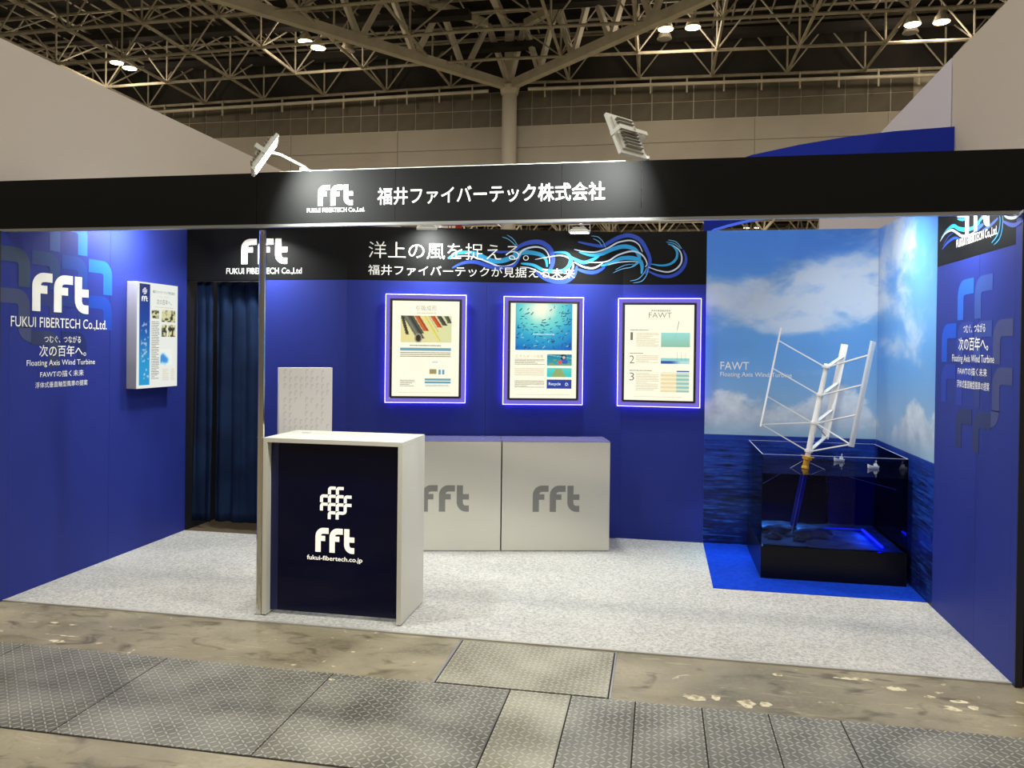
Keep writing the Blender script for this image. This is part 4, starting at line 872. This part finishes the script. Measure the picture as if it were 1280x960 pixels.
# ------------------------------------------------------------------ arm lamps of the booth
def arm_lamp(name, head, aim, foot, label, power, size=(.17, .12), group=None, spread=140, color=(.96, 1.0, .95)):
    """flat LED flood on a bracket: head centre, the point it aims at, and the point where its bracket is clamped"""
    head = Vector(head); aim = Vector(aim); foot = Vector(foot)
    n = (aim - head).normalized(); up = Vector((0, 0, 1)) if abs(n.z) < .95 else Vector((0, 1, 0))
    a = n.cross(up).normalized(); u = a.cross(n).normalized(); hx, hy = size[0]/2, size[1]/2
    t = thing(name, label, 'lamp', tuple(head), group or 'LED flood lamps clamped to the booth walls')
    def P3(x, y, z): return head + a*x + u*y + n*z
    def bx(b, x0, x1, y0, y1, z0, z1):
        vs = [P3(x, y, z) for z in (z0, z1) for x, y in ((x0,y0),(x1,y0),(x1,y1),(x0,y1))]
        return b.add(vs, [(0,3,2,1),(4,5,6,7),(0,1,5,4),(1,2,6,5),(2,3,7,6),(3,0,4,7)])
    b = MB(); bx(b, -hx, hx, -hy, hy, -.018, 0); bx(b, -hx*.80, hx*.80, -hy*.8, hy*.8, -.028, -.018); b.build('housing', M_plastic, t)
    hs_ = t.children[0]
    for k in range(9):
        f = MB(); y = -hy*.68 + k*hy*1.36/8; bx(f, -hx*.62, hx*.62, y - .0016, y + .0016, -.046, -.0282); f.build('cooling_fin', M_fins, hs_)
    lens = MB(); bx(lens, -hx*.86, hx*.86, -hy*.84, hy*.84, .0004, .003); lens.build('lens', M_lampglow, hs_)
    for s_ in (-1, 1):
        f = MB(); bx(f, s_*(hx + .003) - .0015, s_*(hx + .003) + .0015, -.012, .012, -.065, .0); f.build('yoke_side', M_plastic, t)
    f = MB(); bx(f, -hx - .0045, hx + .0045, -.012, .012, -.069, -.0655); f.build('yoke', M_plastic, t)
    s0 = P3(0, 0, -.0695); mid = (s0 + foot)/2 + Vector((0, 0, .03))
    MB().tube([s0, mid, foot + Vector((0, 0, .02)), foot], .008, 10).build('arm', M_plastic, t, smooth=False)
    MB().box(foot.x - .022, foot.x + .022, foot.y - .03, foot.y + .03, foot.z - .004, foot.z + .012).build('clamp', M_plastic, t)
    l = bpy.data.lights.new('lamp_beam', 'AREA'); l.shape = 'RECTANGLE'; l.size, l.size_y = size[0]*.8, size[1]*.8; l.energy = power; l.color = color; l.spread = math.radians(spread)
    lo = bpy.data.objects.new('lamp_beam', l); C.objects.link(lo)
    lo.parent = t; q = (-n).to_track_quat('Z', 'Y'); lo.rotation_euler = q.to_euler(); lo.location = n*.006
    return t
arm_lamp('arm_lamp', (1.985, -.32, 2.726), (1.985+.74, -.32+.40, 2.726-.54), (2.06, .015, 2.718), 'glaring LED flood lamp on the fascia left of the company logo', SIGN_W, (.20, .24))
arm_lamp('arm_lamp', (3.962, -.37, 2.742), (3.962-.66, -.37+.52, 2.742-.40), (4.06, .015, 2.722), 'LED flood lamp on the fascia right of the company name, seen from behind', SIGN_W, (.20, .24))
arm_lamp('arm_lamp', (.78, 1.74, 2.668), (.78, 1.80, 1.67), (.80, 2.006, 2.706), 'glaring LED flood lamp above the curtained doorway and its logo', BAND_W*1.4, (.17, .12))
arm_lamp('arm_lamp', (2.245, 1.93, 2.668), (2.22, 2.20, 2.20), P_ang.p(.79, 2.706, -.02), 'LED flood lamp above the headline, over the left lit poster', BAND_W*.8, (.17, .12))
arm_lamp('arm_lamp', (3.48, 2.19, 2.640), (3.475, 2.24, 1.64), P_ang.p(2.05, 2.706, -.02), 'glowing LED flood lamp above the wave pattern on the headline band', BAND_W*1.2, (.17, .12))
arm_lamp('arm_lamp', (.36, 1.02, 2.655), (-.05, 1.10, 2.25), (-.02, 1.02, 2.706), 'LED flood lamp over the blue left wall, tucked behind the fascia', SIDE_W, (.17, .12))
arm_lamp('arm_lamp', (5.50, 1.50, 2.645), (5.93, 1.75, 1.8), (5.95, 1.55, 2.706), 'LED flood lamp over the sky mural corner, tucked behind the fascia', SIDE_W*.55, (.17, .12))
arm_lamp('arm_lamp', (5.55, .55, 2.650), (5.95, .62, 2.3), (5.95, .55, 2.706), 'LED flood lamp over the right logo band, tucked behind the fascia', SIDE_W*.8, (.17, .12))

# ------------------------------------------------------------------ neighbouring booths
nb = one(MB().box(-.16, -.10, .05, 9.0, 0, 3.655).build('neighbour_wall', M_nwall), 'tall plain white board wall of the next booth on the left', 'partition')
one(MB().add([(6.60 + a, y, z) for a in (0, .06) for y, z in ((.4, 0), (2.985, 0), (2.985, 4.226), (.4, 4.25))], [(0,1,2,3), (7,6,5,4), (0,4,5,1), (1,5,6,2), (2,6,7,3), (3,7,4,0)]).build('neighbour_wall', M_nwall), 'tall plain white board wall of the next booth on the right, nearer stretch', 'partition')
one(MB().add([(6.60 + a, y, z) for a in (0, .06) for y, z in ((3.02, 0), (8.72, 0), (8.72, 4.10), (3.02, 4.225))], [(0,1,2,3), (7,6,5,4), (0,4,5,1), (1,5,6,2), (2,6,7,3), (3,7,4,0)]).build('neighbour_wall', mat('neighbour_board_bluish_lit', (196, 192, 204), .8, spec=.1)), 'tall white board wall right of the booth, farther stretch behind the blue arch', 'partition')  # bluish light from the booth behind is put into this stretch's colour
ar = thing('arch_board', 'blue arched board of the booth behind, rising over the right of the fascia', 'partition', (5.5, 2.95, 0))
top = [(4.53, 3.26), (4.72, 3.345), (4.936, 3.418), (5.342, 3.495), (5.739, 3.551), (6.127, 3.584), (6.598, 3.605)]
bot = [(6.598, 3.0), (6.1, 2.985), (5.6, 2.945), (5.08, 2.871), (4.90, 2.838), (4.738, 2.80), (4.62, 2.765), (4.565, 2.73), (4.53, 2.70)]
MB().prism(top + bot, .08, lambda u, v, q: Vector((u, 3.0 - q, v))).build('arch_panel', M_nblue, ar)
b = MB()
for i in range(len(bot) - 1):
    p, q_ = bot[i], bot[i+1]; b.add([(p[0], 2.915, p[1]), (q_[0], 2.915, q_[1]), (q_[0], 2.915, q_[1] - .014), (p[0], 2.915, p[1] - .014), (p[0], 3.0, p[1]), (q_[0], 3.0, q_[1]), (q_[0], 3.0, q_[1] - .014), (p[0], 3.0, p[1] - .014)], [(0,1,2,3), (7,6,5,4), (0,4,5,1), (2,6,7,3)])
b.build('lit_lower_edge', M_nblueedge, ar)
MB().box(4.53, 4.61, 2.925, 2.995, 0, 2.699).build('arch_leg', M_nblue, ar)
one(MB().box(5.972, 6.10, -.03, .0, 0, .80).build('neighbour_board', M_nred), 'dark red board at the extreme right, just past the end of the blue side wall', 'board')

# ------------------------------------------------------------------ the exhibition hall
YW = 42.6
wf = struct('wall_far', 'far hall wall of dark square panels over broad pale panels')
MB().box(-44, 48, YW + .06, YW + .4, 11.1, 17.15).build('wall_core', M_joint, wf)
MB().box(-44, 48, YW + .06, YW + .4, 17.16, 21.4).build('gable_sheet', M_deck, wf)
def shared_box(name, sx, sy, sz):
    b = MB().box(0, sx, 0, sy, 0, sz); me = bpy.data.meshes.new(name); me.from_pydata(b.v, [], b.f); me.update(); return me
TW = 1.19; tm = shared_box('dark_panel', TW - .07, .06, .99); tm.materials.append(M_tile)
for i in range(-20, 19):
    for j in range(2):
        o = bpy.data.objects.new('dark_panel', tm); C.objects.link(o); o.parent = wf; o.location = (-4.9 + .04 + i*TW + (.1 if i >= 0 else -.1), YW, 15.06 + j*1.05)
pm = shared_box('pale_panel', 7.1, .06, 1.24); pm.materials.append(M_wpanel)
for i in range(-5, 6):
    for j in range(1, 4):
        o = bpy.data.objects.new('pale_panel', pm); C.objects.link(o); o.parent = wf; o.location = (-4.9 + i*7.14, YW, 9.9 + j*1.28)
pl = thing('hall_pillar', 'round pale hall pillar rising to the roof trusses', 'pillar', (-4.85, 41.9, 0))
MB().tube([(-4.85, 41.9, 8.0), (-4.85, 41.9, 16.7)], .44, 24).build('shaft', M_pillar, pl, smooth=False)
MB().tube([(-4.85, 41.9, 16.7), (-4.85, 41.9, 17.2)], [.5, .62], 20).build('capital', M_steelbig, pl)
MB().box(-5.60, -4.0, 41.0, 42.5, 0, 8.0).build('pillar_base', M_pillar, pl)
# roof grid
zl, zu = 17.45, 20.1
gx = [-4.9 + s*(3.6 + 4.1*k) for s in (-1, 1) for k in range(8)]; gx = sorted(gx)
gy = [42.0, 38.0, 34.0, 30.0, 26.0, 22.0]
def sag(x): return -.016 * max(0, abs(x + 4.9) - 2)
sf = thing('roof_space_frame', 'steel space frame of tubes spanning the near hall roof', 'roof truss', (-4.9, 32, zl))
def strut(p, q, w, nm='strut'): return MB().tube([p, q], w, 6, cap=False).build(nm, M_steelw, sf)
for z, w_ in ((zl, .085), (zu, .07)):
    for y in gy:
        for s in (-1, 1): strut((-4.9, y, z), (-4.9 + s*34, y, z + sag(-4.9 + s*34)), w_, 'cross_chord')
    for x in gx: strut((x, gy[-1] - 3, z + sag(x)), (x, gy[0], z + sag(x)), w_, 'long_chord')
for y in gy[:-1]:
    for i, x in enumerate(gx):
        s = sag(x); strut((x, y, zl + s), (x, y, zu + s), .055, 'post')
        strut((x, y, zu + s), (x, y - 4.0, zl + s), .045, 'diagonal')
        if i + 1 < len(gx):
            x2 = gx[i+1]; xm = (x + x2)/2
            strut((x, y, zl + s), (xm, y, zu + sag(xm)), .045, 'diagonal'); strut((x2, y, zl + sag(x2)), (xm, y, zu + sag(xm)), .045, 'diagonal')
            b = MB()
            for k in (1, 2, 3): b.tube([(x + (x2-x)*k/4, y - .1, zu + .2), (x + (x2-x)*k/4, y - 3.9, zu + .2)], .05, 4, cap=False)
            tag(b.build('purlin', M_steelw, sf), kind='stuff')
# diagonal girders from the pillar head
gd = thing('roof_girder', 'broad pale girders spreading diagonally from the pillar head', 'roof truss', (-4.9, 42, 17.2))
hd = Vector((-4.88, 41.9, 17.25))
for ex, ey in ((-14.7, 29.1), (5.2, 32.3)):
    e = Vector((ex, ey, 17.25)); e2 = hd + (e - hd)*1.9; up_ = Vector((0, 0, 3.2))
    MB().bar(hd, e2, .42, .5).build('lower_beam', M_steelbig, gd)
    d_ = (e2 - hd)
    MB().bar(hd + up_ + d_*.06, e2 + up_, .36, .42).build('upper_beam', M_steelbig, gd)
    N_ = 9
    for k in range(N_):
        a0 = hd + d_*(k/N_); a1 = hd + d_*((k + .5)/N_) + up_; a2 = hd + d_*((k + 1)/N_)
        MB().bar(a0, a1, .26, .26).build('web_member', M_steelbig, gd); MB().bar(a1, a2, .26, .26).build('web_member', M_steelbig, gd)
MB().bar(hd + Vector((0, 0, .1)), hd + Vector((0, 0, 3.3)), .5, .5).build('king_post', M_steelbig, gd)
MB().bar(hd + Vector((0, 0, 3.2)), hd + Vector((0, -20, 3.2)), .34, .4).build('upper_beam', M_steelbig, gd)
# pipes and brackets along the wall head
pp = thing('wall_head_pipe', 'long pipe on short brackets along the head of the far wall', 'pipe', (-4.9, 41.6, 16.9))
for s in (-1, 1):
    MB().tube([(-4.9 + s*1.2, 41.7, 16.95), (-4.9 + s*33, 41.7, 16.5)], .10, 8, cap=False).build('pipe', M_steelbig, pp)
    for k in range(15):
        x = -4.9 + s*(2.2 + 2.05*k); z = 16.95 - .0142*(abs(x + 4.9) - 1.2)
        MB().bar((x, 41.75, z - .5), (x, 41.75, z + .45), .09).build('bracket', M_steelw, pp)
ce = struct('ceiling', 'dark sloping roof deck of the hall')
b = MB(); b.add([(-44, 18, 20.8 - .5), (-4.9, 18, 21.4), (48, 18, 20.8 - .8), (48, 43, 20.0), (-4.9, 43, 21.4), (-44, 43, 20.3)], [(0, 1, 4, 5), (1, 2, 3, 4)]); b.build('roof_deck', M_deck, ce)
b = MB(); 
for k in range(14): b.box(-40, 44, 19 + k*1.8, 19.08 + k*1.8, 20.3, 20.42)
tag(b.build('purlin', M_steelw, ce), kind='stuff')
for k, (x0, x1, y, z) in enumerate(((-30, -6, 36.2, 19.2), (-2, 25, 35.8, 19.3), (-28, 20, 40.2, 18.9), (-2, 24, 31.5, 19.5))):
    MB().box(x0, x1, y, y + .7, z, z + .35).build('cable_tray', M_deck, ce)
# second bay seen under the far wall
s2 = thing('far_space_frame', 'distant roof trusses of the next hall seen through the gap under the fascia', 'roof truss', (0, 75, 17))
b = MB(); b2 = MB(); zl2, zu2 = 15.6, 19.4
fx = [-50 + 6*k for k in range(20)]; fy = [52 + 8*k for k in range(9)]
for y in fy:
    for z in (zl2, zu2): b2.bar((-50, y, z), (64, y, z), .22)
    for i in range(len(fx) - 1):
        b.bar((fx[i], y, zl2), (fx[i] + 3, y, zu2), .16); b.bar((fx[i] + 3, y, zu2), (fx[i+1], y, zl2), .16)
for x in fx:
    for z in (zl2, zu2): b2.bar((x, 52, z), (x, 116, z), .2)
    for y in fy[:-1]: b.bar((x, y, zl2), (x, y + 4, zu2), .16); b.bar((x, y + 4, zu2), (x, y + 8, zl2), .16)
MB().box(-42, 48, 43.2, 43.5, 10.6, 11.08).build('edge_beam', M_steelw, s2)
tag(b2.build('chords', M_steelw, s2), kind='stuff'); tag(b.build('web_members', M_steelw, s2), kind='stuff')
MB().box(-55, 68, 43.2, 118, 20.4, 20.8).build('roof_deck', M_deck, ce)
w2 = struct('wall_end', 'dark end wall of the next hall'); MB().box(-55, 68, 118, 118.6, 0, 20.8).build('wall_core', M_tile, w2)

# high-bay lamps
def bay(x, y, z, on, lab):
    t = thing('high_bay_lamp', lab, 'lamp', (x, y, z), 'high-bay lamps in the roof')
    MB().tube([(x, y, z + .02), (x, y, z + .30), (x, y, z + .55), (x, y, z + .62)], [.40, .30, .13, .10], 16).build('reflector', M_steelw, t)
    MB().tube([(x, y, z), (x, y, z + .012)], .36, 20).build('lens', M_baylens if on else M_bayoff, t)
    MB().tube([(x, y, z + .62), (x, y, z + 1.6)], .03, 6).build('hanger', M_steelw, t)
    if on and y < 50:
        l = bpy.data.lights.new('bay_glow', 'POINT'); l.energy = 160; l.color = (1.0, .86, .66); l.shadow_soft_size = .4
        lo = bpy.data.objects.new('bay_glow', l); C.objects.link(lo); lo.parent = t; lo.location = (0, 0, -.45)
for x, y, z, on, lab in (
    (-27.1, 36.5, 17.9, 1, 'lit high-bay lamp at the far left of the roof, left one of its pair'), (-26.2, 36.4, 17.5, 1, 'lit high-bay lamp at the far left of the roof, right one of its pair'),
    (-14.75, 35.2, 17.9, 1, 'lit high-bay lamp left of the pillar girders, upper one of its pair'), (-14.1, 35.4, 17.6, 1, 'lit high-bay lamp left of the pillar girders, lower one of its pair'),
    (4.25, 36.5, 17.9, 1, 'lit high-bay lamp right of the pillar, left one of its pair'), (5.6, 36.5, 17.9, 1, 'lit high-bay lamp right of the pillar, right one of its pair'),
    (16.3, 37.8, 17.9, 1, 'lit high-bay lamp at the right of the roof, left one of its pair'), (17.6, 37.7, 17.9, 1, 'lit high-bay lamp at the right of the roof, right one of its pair'),
    (4.2, 38.8, 18.3, 0, 'unlit high-bay lamp behind the lit pair right of the pillar'), (16.9, 40.2, 18.4, 0, 'unlit high-bay lamp behind the lit pair at the right'), (-12.8, 36.3, 17.7, 0, 'unlit high-bay lamp beside the lit pair left of the pillar'),
    (15.2, 103.0, 17.6, 1, 'distant lit lamp in the gap over the mural, left of two'), (16.4, 103.0, 17.6, 1, 'distant lit lamp in the gap over the mural, right of two'),
    (-38.6, 96.9, 17.8, 1, 'distant orange-looking lamp in the gap left of the headline')):
    bay(x, y, z, on, lab)
bn = thing('red_banner', 'red hanging banner with white marks seen in the gap above the headline', 'banner', (-8.9, 43.3, 9))
bp_ = Plane((0, 43.3, 0), (1, 0, 0), (0, -1, 0))
slab(bp_, -9.78, -8.05, 8.3, 10.2, 'banner_cloth', M_banner, bn, t=.03)
for x in (-9.6, -8.2): MB().tube([(x, 43.315, 10.15), (x, 43.315, 10.597)], .02, 5).build('hanging_cord', M_steelw, bn)
dashes(bp_, -9.5, -8.3, 8.6, 10.0, 4, M_whiteprint, bn, 77, cw=.16, w=.01)
